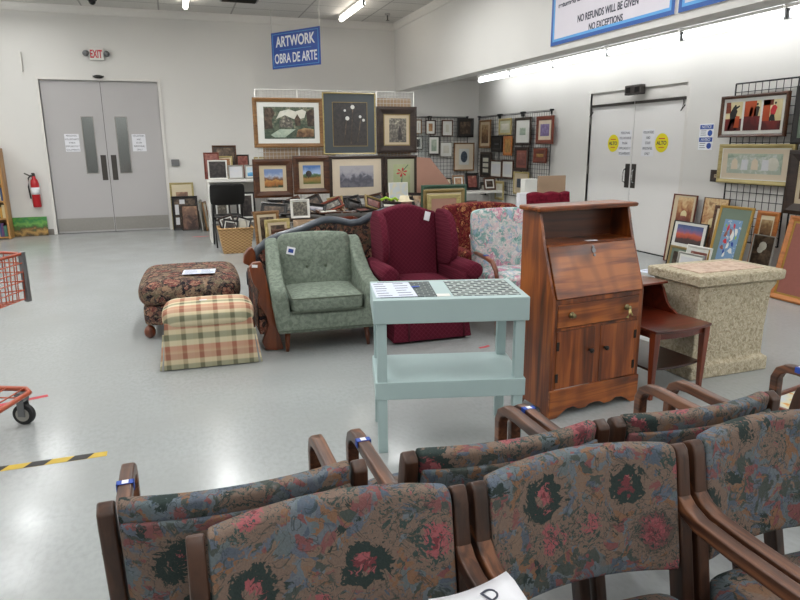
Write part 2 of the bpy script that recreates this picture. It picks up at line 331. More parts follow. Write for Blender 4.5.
# ------------------------------------------------------------------ mesh builder
class MB:
    def __init__(s): s.bm = bmesh.new()
    def _m(s, geom, mi):
        for f in geom: f.material_index = mi
    def box(s, c, sz, rot=None, mi=0):
        m = Matrix.Translation(c)
        if rot: m = m @ Euler(rot).to_matrix().to_4x4()
        m = m @ Matrix.Diagonal((*sz, 1))
        r = bmesh.ops.create_cube(s.bm, size=1, matrix=m)
        s._m({f for v in r['verts'] for f in v.link_faces}, mi); return s
    def b(s, x0, x1, y0, y1, z0, z1, mi=0): return s.box(((x0+x1)/2, (y0+y1)/2, (z0+z1)/2), (x1-x0, y1-y0, z1-z0), None, mi)
    def cyl(s, p0, p1, r, r2=None, seg=12, mi=0):
        p0, p1 = Vector(p0), Vector(p1); d = p1-p0
        m = Matrix.Translation((p0+p1)/2) @ d.to_track_quat('Z', 'Y').to_matrix().to_4x4()
        q = bmesh.ops.create_cone(s.bm, cap_ends=True, segments=seg, radius1=r, radius2=r if r2 is None else r2, depth=d.length, matrix=m)
        s._m({f for v in q['verts'] for f in v.link_faces}, mi); return s
    def sph(s, c, r, seg=14, mi=0):
        if not isinstance(r, (tuple, list)): r = (r, r, r)
        q = bmesh.ops.create_uvsphere(s.bm, u_segments=seg, v_segments=seg//2+2, radius=1, matrix=Matrix.Translation(c) @ Matrix.Diagonal((*r, 1)))
        s._m({f for v in q['verts'] for f in v.link_faces}, mi); return s
    def face(s, pts, mi=0):
        f = s.bm.faces.new([s.bm.verts.new(p) for p in pts]); f.material_index = mi; return s
    def prism(s, pts, d0, d1, plane='xz', mi=0):
        """2D outline extruded from d0 to d1 along the axis missing from plane"""
        def P3(a, b, d): return {'xz': (a, d, b), 'xy': (a, b, d), 'yz': (d, a, b)}[plane]
        A_ = [s.bm.verts.new(P3(a, b, d0)) for a, b in pts]; B_ = [s.bm.verts.new(P3(a, b, d1)) for a, b in pts]
        fs = [s.bm.faces.new(A_), s.bm.faces.new(B_[::-1])]
        n = len(pts)
        for i in range(n): fs.append(s.bm.faces.new((A_[i], B_[i], B_[(i+1) % n], A_[(i+1) % n])))
        s._m(fs, mi); return s
    def loft(s, rings, cap=True, mi=0, closed=True):
        V = [[s.bm.verts.new(p) for p in r] for r in rings]; n = len(V[0]); fs = []
        for a, b in zip(V, V[1:]):
            for i in range(n if closed else n-1): fs.append(s.bm.faces.new((a[i], a[(i+1) % n], b[(i+1) % n], b[i])))
        if cap and closed: fs += [s.bm.faces.new(V[0][::-1]), s.bm.faces.new(V[-1])]
        s._m(fs, mi); return s
    def sweep(s, path, w, t, side=(1, 0, 0), mi=0, widths=None):
        """rectangular bar: w along side, t across; rounded by a bevel modifier"""
        side = Vector(side); rings = []; n = len(path); path = [Vector(p) for p in path]
        for i, p in enumerate(path):
            a = path[max(i-1, 0)]; b = path[min(i+1, n-1)]; tg = (b-a).normalized(); nn = tg.cross(side).normalized()
            k = widths[i] if widths else 1
            rings.append([p+side*(w/2)*sx+nn*(t*k/2)*sy for sx, sy in ((-1, -1), (1, -1), (1, 1), (-1, 1))])
        return s.loft(rings, True, mi)
    def tube(s, path, r, seg=8, mi=0):
        path = [Vector(p) for p in path]; rings = []; n = len(path)
        ref = Vector((0, 0, 1))
        for i, p in enumerate(path):
            tg = (path[min(i+1, n-1)]-path[max(i-1, 0)]).normalized()
            rf = ref if abs(tg.dot(ref)) < .95 else Vector((1, 0, 0))
            a = tg.cross(rf).normalized(); b = tg.cross(a)
            rr = r[i] if isinstance(r, (list, tuple)) else r
            rings.append([p+a*rr*math.cos(2*PI*k/seg)+b*rr*math.sin(2*PI*k/seg) for k in range(seg)])
        return s.loft(rings, True, mi)
    def lathe(s, prof, c=(0, 0, 0), seg=16, mi=0):
        return s.loft([[(c[0]+r*math.cos(2*PI*k/seg), c[1]+r*math.sin(2*PI*k/seg), c[2]+z) for k in range(seg)] for r, z in prof], True, mi)
    def build(s, name, mats, parent=None, smooth=False, bev=0, sub=0, seg=2, loc=None, rot=None):
        bmesh.ops.recalc_face_normals(s.bm, faces=s.bm.faces)
        me = bpy.data.meshes.new(name); s.bm.to_mesh(me); s.bm.free()
        o = bpy.data.objects.new(name, me); C.objects.link(o)
        for m in (mats if isinstance(mats, (list, tuple)) else [mats]): me.materials.append(M[m] if isinstance(m, str) else m)
        if parent: o.parent = parent
        if loc: o.location = loc
        if rot: o.rotation_euler = rot
        if bev:
            md = o.modifiers.new('bevel', 'BEVEL'); md.width = bev; md.segments = seg; md.limit_method = 'ANGLE'; md.angle_limit = R(40); md.harden_normals = False
        if sub: md = o.modifiers.new('sub', 'SUBSURF'); md.levels = sub; md.render_levels = sub
        if smooth or sub: me.shade_smooth()
        elif bev: me.shade_smooth(); wn = o.modifiers.new('wn', 'WEIGHTED_NORMAL'); wn.keep_sharp = True
        return o
def soft(mb_c, sz, name, mats, parent=None, rad=.04, puff=.0, rot=None, loc=None, seg=10, crown=None, pinch=None):
    """cushion: box grid with rounded corners and a crowned surface"""
    bm = bmesh.new()
    bmesh.ops.create_cube(bm, size=1)
    bmesh.ops.subdivide_edges(bm, edges=bm.edges[:], cuts=seg, use_grid_fill=True)
    hx, hy, hz = sz[0]/2, sz[1]/2, sz[2]/2
    r = min(rad, hx*.98, hy*.98, hz*.98)
    for v in bm.verts:
        p = Vector((v.co.x*2, v.co.y*2, v.co.z*2))
        q = Vector((p.x*hx, p.y*hy, p.z*hz))
        inner = Vector((max(-hx+r, min(hx-r, q.x)), max(-hy+r, min(hy-r, q.y)), max(-hz+r, min(hz-r, q.z))))
        d = q-inner
        if d.length > 1e-9: q = inner+d.normalized()*r
        k = [1-p.x**2, 1-p.y**2, 1-p.z**2]
        q.x += puff*math.copysign(1, p.x)*k[1]*k[2]*(abs(p.x) > .98)
        q.y += puff*math.copysign(1, p.y)*k[0]*k[2]*(abs(p.y) > .98)
        q.z += puff*math.copysign(1, p.z)*k[0]*k[1]*(abs(p.z) > .98)
        if crown: q = crown(q, p)
        v.co = q
    if pinch: pinch(bm)
    me = bpy.data.meshes.new(name); bm.to_mesh(me); bm.free()
    o = bpy.data.objects.new(name, me); C.objects.link(o); me.shade_smooth()
    for m in (mats if isinstance(mats, (list, tuple)) else [mats]): me.materials.append(M[m] if isinstance(m, str) else m)
    o.parent = parent; o.location = mb_c
    if rot: o.rotation_euler = rot
    md = o.modifiers.new('sub', 'SUBSURF'); md.levels = 1; md.render_levels = 1
    return o
def tag(o, label, cat, group=None, kind=None):
    o['label'] = label; o['category'] = cat
    if group: o['group'] = group
    if kind: o['kind'] = kind
    return o
def thing(name, label, cat, loc=(0, 0, 0), rz=0, group=None, rx=0):
    o = bpy.data.objects.new(name, None); C.objects.link(o); o.empty_display_size = .1
    o.location = loc; o.rotation_euler = (rx, 0, rz); tag(o, label, cat, group); return o
def struct(o): o['kind'] = 'structure'; return o
def dup(root, loc, rz, label, group=None):
    r = root.copy(); C.objects.link(r); r.location = loc; r.rotation_euler = (0, 0, rz); r['label'] = label
    if group: r['group'] = group
    def rec(src, dst):
        for ch in src.children:
            c = ch.copy(); C.objects.link(c); c.parent = dst; c.matrix_parent_inverse = ch.matrix_parent_inverse; rec(ch, c)
    rec(root, r); return r
def text(s, h, mat, parent, x, z, y, name='lettering', width=None, align='CENTER', shear=0, bold=.0, rot=0):
    """flat lettering in the parent's local xz plane, read from -y"""
    cu = bpy.data.curves.new(name, 'FONT'); cu.body = s; cu.size = h*1.38; cu.align_x = align; cu.align_y = 'CENTER'; cu.extrude = .0006; cu.offset = bold; cu.shear = shear
    tmp = bpy.data.objects.new(name, cu); C.objects.link(tmp)
    dg = bpy.context.evaluated_depsgraph_get(); me = bpy.data.meshes.new_from_object(tmp.evaluated_get(dg))
    bpy.data.objects.remove(tmp); bpy.data.curves.remove(cu)
    me.name = name
    xs = [v.co.x for v in me.vertices]; ys = [v.co.y for v in me.vertices]
    k = width/(max(xs)-min(xs)) if width else 1; kz = 1; cy = (max(ys)+min(ys))/2
    for v in me.vertices: v.co = Vector((v.co.x*k, -v.co.z, v.co.y-cy))
    me.materials.clear(); me.materials.append(M[mat])
    o = bpy.data.objects.new(name, me); C.objects.link(o); o.parent = parent; o.location = (x, y, z); o.rotation_euler = (0, rot, 0)
    return o

# ------------------------------------------------------------------ room shell
XW, YB, XL, YF, ZC, XB, ZB, ZA = 6.2, 12.82, -9.0, -6.0, 3.82, 4.35, 2.55, 2.80
def S(name, mb, mats, **k): return struct(mb.build(name, mats, **k))
S('floor', MB().b(XL, XW, YF, YB, -.1, 0), 'floor')
D1 = (-2.02, -.13, 2.63)
wb = MB(); wb.b(XL-.15, D1[0], YB, YB+.15, 0, ZC+.3); wb.b(D1[1], XW+.15, YB, YB+.15, 0, ZC+.3); wb.b(D1[0], D1[1], YB, YB+.15, D1[2], ZC+.3)
S('wall_back', wb, 'wall_paint')
D2 = (6.84, 8.87, 2.25)
wr = MB(); wr.b(XW, XW+.15, YF, D2[0], 0, ZC+.3); wr.b(XW, XW+.15, D2[1], YB, 0, ZC+.3); wr.b(XW, XW+.15, D2[0], D2[1], D2[2], ZC+.3)
S('wall_right', wr, 'wall_paint')
S('wall_left', MB().b(XL-.15, XL, YF, YB, 0, ZC+.3), 'wall_paint')
S('wall_front', MB().b(XL-.15, XW+.15, YF-.15, YF, 0, ZC+.3), 'wall_paint')
S('ceiling', MB().b(XL, XB, YF, YB, ZC, ZC+.1), 'ceiling_tile')
S('ceiling_alcove', MB().b(XB+.261, XW, YF, YB, ZA, ZA+.1), 'ceiling_white')
S('wall_bulkhead', MB().b(XB, XB+.26, YF, YB, ZB, ZC), 'wall_paint')
S('trim_1', MB().prism([(YB, ZC), (YB-.05, ZC), (YB-.05, ZC-.05), (YB-.02, ZC-.12), (YB, ZC-.13)], XL, XB, 'yz'), 'trim_white')
S('trim_2', MB().prism([(XB, ZC), (XB-.05, ZC), (XB-.05, ZC-.05), (XB-.02, ZC-.12), (XB, ZC-.13)], YF, YB-.05, 'xz'), 'trim_white')
S('trim_3', MB().b(XB+.55, XB+.59, YF, YB-.3, ZA-.035, ZA).b(XB+1.2, XB+1.24, YF, YB-.3, ZA-.03, ZA), 'grey_metal')
bb = MB(); bb.b(XL, D1[0]-.06, YB-.012, YB, 0, .1); bb.b(D1[1]+.06, XW, YB-.012, YB, 0, .33)
S('baseboard_back', bb, 'baseboard_grey')
S('baseboard_right', MB().b(XW-.012, XW, YF, D2[0]-.06, 0, .1).b(XW-.012, XW, D2[1]+.06, YB-.012, 0, .1), 'baseboard_grey')
# back double door
def double_door(name, w, h, loc, rz, win):
    e = bpy.data.objects.new(name, None); C.objects.link(e); e.location = loc; e.rotation_euler = (0, 0, rz); struct(e)
    f = MB(); yf = -.03 if win else -.002; f.b(-w/2-.05, -w/2, yf, .1, 0, h+.05); f.b(w/2, w/2+.05, yf, .1, 0, h+.05); f.b(-w/2, w/2, yf, .1, h, h+.05)
    f.build('door_frame', 'trim_white', e, bev=.004)
    MB().b(-w/2-.01, -w/2+.05, .085, .1, 0, h).build('door_stop', 'trim_white', e); MB().b(w/2-.05, w/2+.01, .085, .1, 0, h).build('door_stop', 'trim_white', e); MB().b(-w/2, w/2, .085, .1, h-.05, h+.01).build('door_stop', 'trim_white', e)
    for sg in (-1, 1):
        x0, x1 = (-w/2+.005, -.004) if sg < 0 else (.004, w/2-.005)
        y0 = .035
        hh = h-.005 if win else h-.17
        if win:
            wx0, wx1 = (-.355, -.18) if sg < 0 else (.19, .37)
            z0, z1 = 1.06, 2.02
            lf = MB(); lf.b(x0, wx0, y0, y0+.045, .01, hh); lf.b(wx1, x1, y0, y0+.045, .01, hh); lf.b(wx0, wx1, y0, y0+.045, .01, z0); lf.b(wx0, wx1, y0, y0+.045, z1, hh)
            leaf = lf.build('door_leaf', 'door_paint', e)
            g = MB(); g.b(wx0, wx1, y0+.015, y0+.025, z0, z1); g.build('window_glass', glass('door_glass'), leaf)
            r = MB()
            for a, b_, c_, d_ in ((wx0-.015, wx0, z0-.015, z1+.015), (wx1, wx1+.015, z0-.015, z1+.015), (wx0, wx1, z0-.015, z0), (wx0, wx1, z1, z1+.015)): r.b(a, b_, y0-.008, y0, c_, d_)
            r.build('window_trim', 'steel', leaf)
            MB().b(x0+.01, x1-.01, y0-.006, y0, .04, .27).build('kick_plate', 'steel', leaf)
            px0, px1 = (-.12, -.03) if sg < 0 else (.05, .14)
            MB().b(px0, px1, y0-.006, y0, .93, 1.37).build('push_plate', 'dark_steel', leaf)
        else:
            leaf = MB().b(x0, x1, y0, y0+.045, .01, hh).build('door_leaf', 'door_white', e)
            px0, px1 = (-.115, -.02) if sg < 0 else (.02, .115)
            MB().b(px0, px1, y0-.006, y0, .88, 1.22).build('push_plate', 'dark_steel', leaf)
            xx = (px0+px1)/2-.035*(-sg)
            MB().tube([(xx, y0-.005, .95), (xx, y0-.05, .97), (xx, y0-.055, 1.05), (xx, y0-.05, 1.13), (xx, y0-.005, 1.15)], .009).build('pull_handle', 'chrome', leaf, smooth=True)
            MB().b(x0+.02, x1-.02, y0-.03, y0, hh-.035, hh).build('closer_rail', 'dark_steel', leaf)
            a, b_ = (x0+.02, x0+.06) if sg < 0 else (x1-.06, x1-.02)
            MB().tube([(a, y0-.02, hh-.03), (b_, y0-.05, hh-.08), (a, y0-.05, hh-.17), ((a+b_)/2, y0-.01, hh-.1)], .008).build('closer_arm', 'dark_steel', leaf, smooth=True)
            for z in (.3, 1.1, 1.85): MB().cyl((x0 if sg < 0 else x1, y0-.012, z-.06), (x0 if sg < 0 else x1, y0-.012, z+.06), .011).build('hinge', 'steel', leaf)
    MB().b(-.006, .006, .04, .06, 0, h-.02).build('astragal', 'dark_steel', e)
    if not win: MB().b(-w/2, w/2, .03, .09, h-.165, h).build('header_panel', 'trim_white', e)
    return e
double_door('door_1', D1[1]-D1[0], D1[2], ((D1[0]+D1[1])/2, YB, 0), 0, True)
double_door('door_2', D2[1]-D2[0], D2[2], (XW, (D2[0]+D2[1])/2, 0), -PI/2, False)
# room glimpsed behind the back door's glass
S('wall_corridor', MB().b(D1[0]-.6, D1[1]+.6, YB+1.6, YB+1.7, 0, 3).b(D1[0]-.7, D1[0]-.6, YB+.15, YB+1.7, 0, 3).b(D1[1]+.6, D1[1]+.7, YB+.15, YB+1.7, 0, 3).b(D1[0]-.7, D1[1]+.7, YB+.15, YB+1.7, 3, 3.1), 'wall_paint')
S('floor_corridor', MB().b(D1[0]-.7, D1[1]+.7, YB, YB+1.7, -.1, 0), 'floor')

# ------------------------------------------------------------------ lamps
def strip_light(x, y, z, ln, label, cat='ceiling light', group=None, mat='tube_main', w=.1, r=.04):
    t = thing('ceiling_light', label, cat, (x, y, z), 0, group)
    MB().prism([(-w/2, 0), (w/2, 0), (w/2-.01, -.04), (-w/2+.01, -.04)], -ln/2, ln/2, 'xz').build('housing', 'white_paint', t)
    MB().cyl((0, -ln/2+.03, -.045-r), (0, ln/2-.03, -.045-r), r, seg=14).build('tube', mat, t, smooth=True)
    for s in (-1, 1): MB().b(-.02, .02, s*ln/2-.012, s*ln/2+.012, -.05-2*r, -.035).build('lamp_holder', 'grey_metal', t)
    return t
for i, (x, y, lb) in enumerate([(3.12, 11.5, 'long white fluorescent strip on the tiled ceiling right of the hanging blue sign'), (.42, 11.2, 'glowing fluorescent strip at the top edge above the double door with narrow windows')]):
    strip_light(x, y, ZC, 1.5, lb, group=None)
ys = [(11.27, 1.2), (9.95, 1.34), (8.58, 1.34), (7.2, 1.36), (5.8, 1.36), (4.4, 1.36), (3.0, 1.36)]
names = ['at the far corner', 'second from the far corner', 'third from the far corner', 'fourth from the far corner', 'fifth from the far corner', 'sixth from the far corner', 'seventh and nearest']
for (y, ln_), nm in zip(ys, names):
    strip_light(5.75, y, ZA, ln_, 'bright fluorescent tube along the right wall, '+nm, mat='tube', group='tube lights along the right wall', w=.13, r=.042)
def area(loc, sx, sy, e, col=(.985, 1, 1), rot=(0, 0, 0)):
    l = bpy.data.lights.new('store_light', 'AREA'); l.shape = 'RECTANGLE'; l.size = sx; l.size_y = sy; l.energy = e; l.color = col
    o = bpy.data.objects.new('store_light', l); C.objects.link(o); o.location = loc; o.rotation_euler = rot; return o
for x, k in ((3.12, .68), (.42, 1.1), (-2.28, .85), (-4.98, .8), (-7.5, .8)):
    for y, e in ((8.6, 58), (5.4, 46), (2.2, 36), (-1.0, 28), (-4.2, 28)):
        area((x, y, ZC-.2), .12, 2.3, e*.76*k)
        area((x, y, ZC-.22), .12, 2.3, e*.46*k, rot=(PI, 0, 0))       # bare tubes also light the ceiling
for x in (-2.28, -4.98, -7.5): area((x, 11.4, ZC-.2), .12, 1.4, 14); area((x, 11.4, ZC-.22), .12, 1.4, 12, rot=(PI, 0, 0))
for y in (.6, -2, -4.2): area((5.75, y, ZA-.08), .06, 1.46*2, 40)
area(((D1[0]+D1[1])/2, YB+.9, 2.9), .6, .6, 8)
w = bpy.data.worlds.new('world'); bpy.context.scene.world = w; w.use_nodes = True
w.node_tree.nodes['Background'].inputs[0].default_value = (.5, .5, .5, 1); w.node_tree.nodes['Background'].inputs[1].default_value = .05

# ------------------------------------------------------------------ wall and ceiling fittings
t = thing('exit_sign', 'red and white EXIT sign with two lamp heads above the double door', 'exit sign', (-1.07, YB, 2.96))
MB().b(-.115, .115, -.06, 0, 0, .2).build('housing', 'white_paint', t, bev=.006)
text('EXIT', .13, 'exit_red', t, -.005, .10, -.062, width=.19, bold=.004)
for s in (-1, 1):
    MB().cyl((s*.155, -.03, .12), (s*.165, -.10, .10), .042, .05, 14).build('lamp_head', 'grey_metal', t, smooth=True)
    MB().b(min(s*.11, s*.16), max(s*.11, s*.16), -.03, -.015, .10, .12).build('bracket', 'grey_metal', t)
t = thing('motion_sensor', 'small black dome sensor on the frame above the back door', 'sensor', (-1.08, YB-.03, 2.66))
MB().sph((0, -.02, .03), (.085, .05, .032)).build('dome', 'black_gloss', t, smooth=True)
MB().b(-.09, .09, -.004, .001, .02, .05).build('base', 'dark_steel', t)
t = thing('door_operator', 'dark grey sensor box above the double door on the right wall', 'sensor', (XW-.03, 7.76, 2.19), -PI/2)
MB().b(-.17, .17, -.08, 0, -.03, .1).build('housing', 'dark_steel', t, bev=.01)
MB().b(-.13, -.05, -.085, -.078, .0, .07).b(.05, .13, -.085, -.078, .0, .07).build('lens', 'black_gloss', t)
t = tag(MB().b(-.07, .07, -.05, 0, -.06, .06).build('thermostat', 'grey_metal', None, bev=.008, loc=(.06, YB, 1.22)), 'small grey square control box on back wall right of the door', 'control box')
t = tag(MB().b(-.012, .012, -.09, 0, -.15, .15).b(-.012, .012, -.005, 0, -.18, .18).build('wall_bracket', 'trim_white', None, loc=(-2.23, YB, 2.9)), 'thin vertical bracket high on the back wall left of the door', 'bracket')
t = thing('fire_extinguisher', 'red fire extinguisher hanging on the back wall left of the door', 'fire extinguisher', (-2.27, YB-.1, .5))
MB().lathe([(.0, 0), (.06, 0), (.066, .02), (.066, .40), (.055, .46), (.03, .49), (.025, .53)], seg=20).build('tank', 'red_ext', t, smooth=True)
MB().lathe([(.067, .22), (.0675, .22), (.0675, .34), (.067, .34)], seg=20).build('instruction_label', 'paper', t, smooth=True)
MB().cyl((0, 0, .52), (0, 0, .57), .025).b(-.03, .02, -.015, .015, .56, .585).box((-.08, -.01, .55), (.13, .02, .02), (0, .5, 0)).build('valve_handle', 'dark_steel', t)
MB().tube([(-.03, 0, .55), (-.08, -.02, .5), (-.095, -.02, .35), (-.085, 0, .15)], .012).build('hose', 'rubber', t, smooth=True)
t = thing('ceiling_vent', 'grey louvred air vent in the tiled ceiling near the hanging sign', 'vent', (1.25, 11.55, ZC-.012))
MB().b(-.3, .3, -.15, .15, 0, .012).build('frame', 'grey_metal', t)
for i in range(7): MB().box((0, -.12+.04*i, -.004), (.54, .022, .004), (.5, 0, 0)).build('louvre', 'dark_steel', t)
t = thing('sprinkler_head', 'small fire sprinkler on the ceiling beside the bulkhead corner', 'sprinkler', (3.9, 11.9, ZC-.06))
MB().cyl((0, 0, .02), (0, 0, .06), .05).build('escutcheon', 'chrome', t)
MB().cyl((0, 0, -.06), (0, 0, .03), .014).cyl((0, 0, -.065), (0, 0, -.06), .035).build('deflector', 'dark_steel', t)
t = thing('ceiling_camera', 'tiny black dome on the ceiling above the EXIT sign', 'camera', (-1.0, 12.2, ZC))
MB().cyl((0, 0, -.02), (0, 0, 0), .07).build('mount', 'black', t); MB().sph((0, 0, -.03), .055).build('dome', 'black_gloss', t, smooth=True)
# hanging sign
t = thing('hanging_sign', 'blue ARTWORK OBRA DE ARTE sign hanging from the ceiling', 'sign', (2.165, 11.70, 2.83), R(-55.5))
sx, sh_ = .58, .60
MB().b(-sx, sx, -.008, .008, 0, sh_).build('board', 'sign_blue', t)
for nm_, (a, b_, c_, d_) in (('border_line', (-sx+.03, sx-.03, .03, .038)), ('border_line', (-sx+.03, sx-.03, sh_-.038, sh_-.03)), ('border_line', (-sx+.03, -sx+.042, .03, sh_-.03)), ('border_line', (sx-.042, sx-.03, .03, sh_-.03)), ('divider_line', (-sx+.2, sx-.2, .296, .304))):
    MB().b(a, b_, -.0095, -.008, c_, d_).build(nm_, 'sign_sky', t)
text('ARTWORK', .17, 'letter_white', t, .0, .44, -.010, width=.94, bold=.006)
text('OBRA DE ARTE', .16, 'letter_white', t, .0, .165, -.010, width=1.02, bold=.004)
for s in (-1, 1): MB().cyl((s*(sx-.01), 0, sh_), (s*(sx-.01), 0, ZC-2.83), .008, seg=6).build('hanging_cord', 'white_wire', t)
# bulkhead signs
def bulk_sign(y0, y1, lb, texts):
    t = thing('wall_sign', lb, 'sign', (XB, (y0+y1)/2, 2.62), -PI/2)
    w_ = abs(y0-y1)/2; h = .82
    MB().b(-w_, w_, -.015, 0, 0, h).build('board', 'sign_white', t)
    q = MB(); q2 = MB()
    for Q, o_, wd_ in ((q, 0, .04), (q2, .04, .028)):
        Q.b(-w_+o_, w_-o_, -.018, -.015, o_, o_+wd_); Q.b(-w_+o_, w_-o_, -.018, -.015, h-o_-wd_, h-o_); Q.b(-w_+o_, -w_+o_+wd_, -.018, -.015, o_+wd_, h-o_-wd_); Q.b(w_-o_-wd_, w_-o_, -.018, -.015, o_+wd_, h-o_-wd_)
    q.build('blue_border', 'sign_border', t); q2.build('sky_border', 'sign_sky', t)
    for s_, x0, z, h_, w__ in texts: text(s_, h_, 'ink', t, x0+w__/2, z, -.017, width=w__, bold=.002)
ref = 7.06
def bx(px, py): return ref-atX(px, py, XB).y, atX(px, py, XB).z-2.62
ln1a, ln1b = bx(579, 18), bx(640, 1); ln2a, ln2b = bx(590, 27), bx(624, 17.5); ln0 = bx(560, 6)
W1 = (7.06-5.03)/2
bulk_sign(7.06, 5.03, 'large white wall sign with blue border reading NO REFUNDS WILL BE GIVEN', [
    ('NO REFUNDS WILL BE GIVEN', ln1a[0]-W1, (ln1a[1]+ln1b[1])/2, .075, ln1b[0]-ln1a[0]),
    ('NO EXCEPTIONS', ln2a[0]-W1, (ln2a[1]+ln2b[1])/2, .07, ln2b[0]-ln2a[0]),
    ('returned and', ln0[0]-W1, ln0[1], .05, .5)])
bulk_sign(4.98, 3.1, 'second blue-bordered white sign cut off at the top right corner', [])
# paper notices on doors
def notice(loc, rz, w_, h_, lines, lb):
    t = thing('door_notice', lb, 'notice', loc, rz)
    MB().b(-w_/2, w_/2, -.003, 0, -h_/2, h_/2).build('sheet', 'paper', t)
    n = len(lines)
    for i, (s_, k) in enumerate(lines): text(s_, h_/n*.5, 'ink', t, 0, h_/2-h_*(i+.5)/n, -.0035, width=w_*k)
    return t
LA = [('PERSONAL', .75), ('VOLUNTARIOS', .95), ('PARA', .42), ('EMPLEADOS Y', .95), ('SOLAMENTE', .9)]
LB = [('VOLUNTEERS', .85), ('AND', .32), ('STAFF', .42), ('PERSONNEL', .8), ('ONLY', .42)]
y1 = YB+.033
notice((-1.62, y1, 1.585), 0, .23, .30, LA, 'white paper notice left of the narrow windows on the back door')
notice((-.53, y1, 1.58), 0, .23, .30, LB, 'white paper notice right of the narrow windows on the back door')
x1 = XW+.033
notice((x1, 8.02, 1.51), -PI/2, .27, .36, LA, 'paper notice beside the yellow sticker on the left leaf of the right wall door')
notice((x1, 7.53, 1.51), -PI/2, .25, .36, LB, 'paper notice left of the yellow sticker on the right leaf of the right wall door')
for y, lb in ((8.29, 'round yellow sticker on the left leaf of the right wall door'), (7.26, 'round yellow sticker on the right leaf of the right wall door')):
    t = thing('yellow_sticker', lb, 'sticker', (x1, y, 1.51), -PI/2)
    MB().cyl((0, 0, 0), (0, -.003, 0), .125, seg=32).build('disc', 'yellow', t)
    text('ALTO', .05, 'ink', t, 0, 0, -.004, width=.19, bold=.002)
    MB().b(-.06, .06, -.0036, -.003, .05, .062).b(-.05, .05, -.0036, -.003, -.065, -.055).build('small_print', 'red', t)
t = thing('wall_notice', 'blue and white NOTICE AVISO sign on the right wall beside the dancers picture', 'sign', (XW, 6.455, 1.42), -PI/2)
MB().b(-.115, .115, -.004, 0, 0, .31).build('board', 'letter_white', t, bev=.002)
for z, s_ in ((.275, 'NOTICE'), (.125, 'AVISO')):
    MB().b(-.105, .105, -.005, -.004, z-.028, z+.025).build('blue_band', 'sign_blue', t); text(s_, .035, 'letter_white', t, 0, z, -.0055, width=.15)
    MB().cyl((.06, -.004, z-.075), (.06, -.006, z-.075), .036, seg=20).build('round_symbol', 'sign_blue', t)
    MB().b(-.09, 0, -.0045, -.004, z-.05, z-.044).b(-.09, -.01, -.0045, -.004, z-.075, z-.069).b(-.09, .0, -.0045, -.004, z-.1, z-.094).build('small_print', 'ink', t)

# ------------------------------------------------------------------ pictures
def picture(name, label, w_, h_, fr, fmat, loc, rz=0, rx=0, mat=None, mw=0, artm=None, d=.025, cat='framed picture', group=None, shapes=None, inner=None, lip=None, parts=True, art_lip=None, roll=0):
    """origin at the bottom centre of the back; faces -y"""
    t = thing(name, label, cat, loc, rz, group, rx)
    if roll: t.rotation_euler = (rx, roll, rz); t.location.z += abs(math.sin(roll))*w_/2
    f = MB()
    X, Z = w_/2, h_
    o_ = [(-X, 0), (X, 0), (X, Z), (-X, Z)]; i_ = [(-X+fr, fr), (X-fr, fr), (X-fr, Z-fr), (-X+fr, Z-fr)]
    m_ = [(-X+fr*.35, fr*.35), (X-fr*.35, fr*.35), (X-fr*.35, Z-fr*.35), (-X+fr*.35, Z-fr*.35)]
    rings = [[(a, 0, b) for a, b in o_], [(a, -d*.8, b) for a, b in o_], [(a, -d, b) for a, b in m_], [(a, -d*.62, b) for a, b in i_], [(a, -d*.35, b) for a, b in i_]]
    V = [[f.bm.verts.new(p) for p in r] for r in rings]
    for a, b in zip(V, V[1:]):
        for k in range(4): f.bm.faces.new((a[k], a[(k+1) % 4], b[(k+1) % 4], b[k]))
    f.bm.faces.new(V[0][::-1])
    f.build('frame', fmat, t)
    y = -d*.4
    if lip:
        q = MB(); g = fr-.001
        for a, b, c_, e in ((-X+g, X-g, g, g+lip[1]), (-X+g, X-g, Z-g-lip[1], Z-g), (-X+g, -X+g+lip[1], g+lip[1], Z-g-lip[1]), (X-g-lip[1], X-g, g+lip[1], Z-g-lip[1])): q.b(a, b, y-.004, y, c_, e)
        q.build('inner_lip', lip[0], t)
    if mat: MB().b(-X+fr*.9, X-fr*.9, y, y+.004, fr*.9, Z-fr*.9).build('mat_board', mat, t)
    k = fr*.9+mw
    if inner: a0, a1, b0, b1 = -X+inner[0]*w_, -X+inner[1]*w_, (1-inner[3])*h_, (1-inner[2])*h_
    else: a0, a1, b0, b1 = -X+k, X-k, k, Z-k
    if artm is not None:
        am = A[artm] if isinstance(artm, str) and artm in A else artm
        ar_ = MB().b(a0, a1, y-.003, y-.0005, b0, b1).build('artwork', am, t)
        if art_lip:
            q = MB(); e_ = .008
            for u0, u1, v0, v1 in ((a0-e_, a1+e_, b0-e_, b0), (a0-e_, a1+e_, b1, b1+e_), (a0-e_, a0, b0, b1), (a1, a1+e_, b0, b1)): q.b(u0, u1, y-.005, y, v0, v1)
            q.build('inner_lip', art_lip, t)
        if shapes:
            for nm, mt, polys in shapes:
                kk = 0
                for pl in polys:
                    kk += 1; q = MB()
                    if pl[0] == 'c': q.cyl((a0+(a1-a0)*pl[1], y-.003, b0+(b1-b0)*pl[2]), (a0+(a1-a0)*pl[1], y-.0045, b0+(b1-b0)*pl[2]), pl[3]*(b1-b0), seg=12)
                    else: q.prism([(a0+(a1-a0)*u, b0+(b1-b0)*v_) for u, v_ in pl], y-.003, y-.0045-.0002*kk)
                    q.build(nm, mt if isinstance(mt, bpy.types.Material) else (A[mt] if mt in A else M[mt]), ar_)
    return t
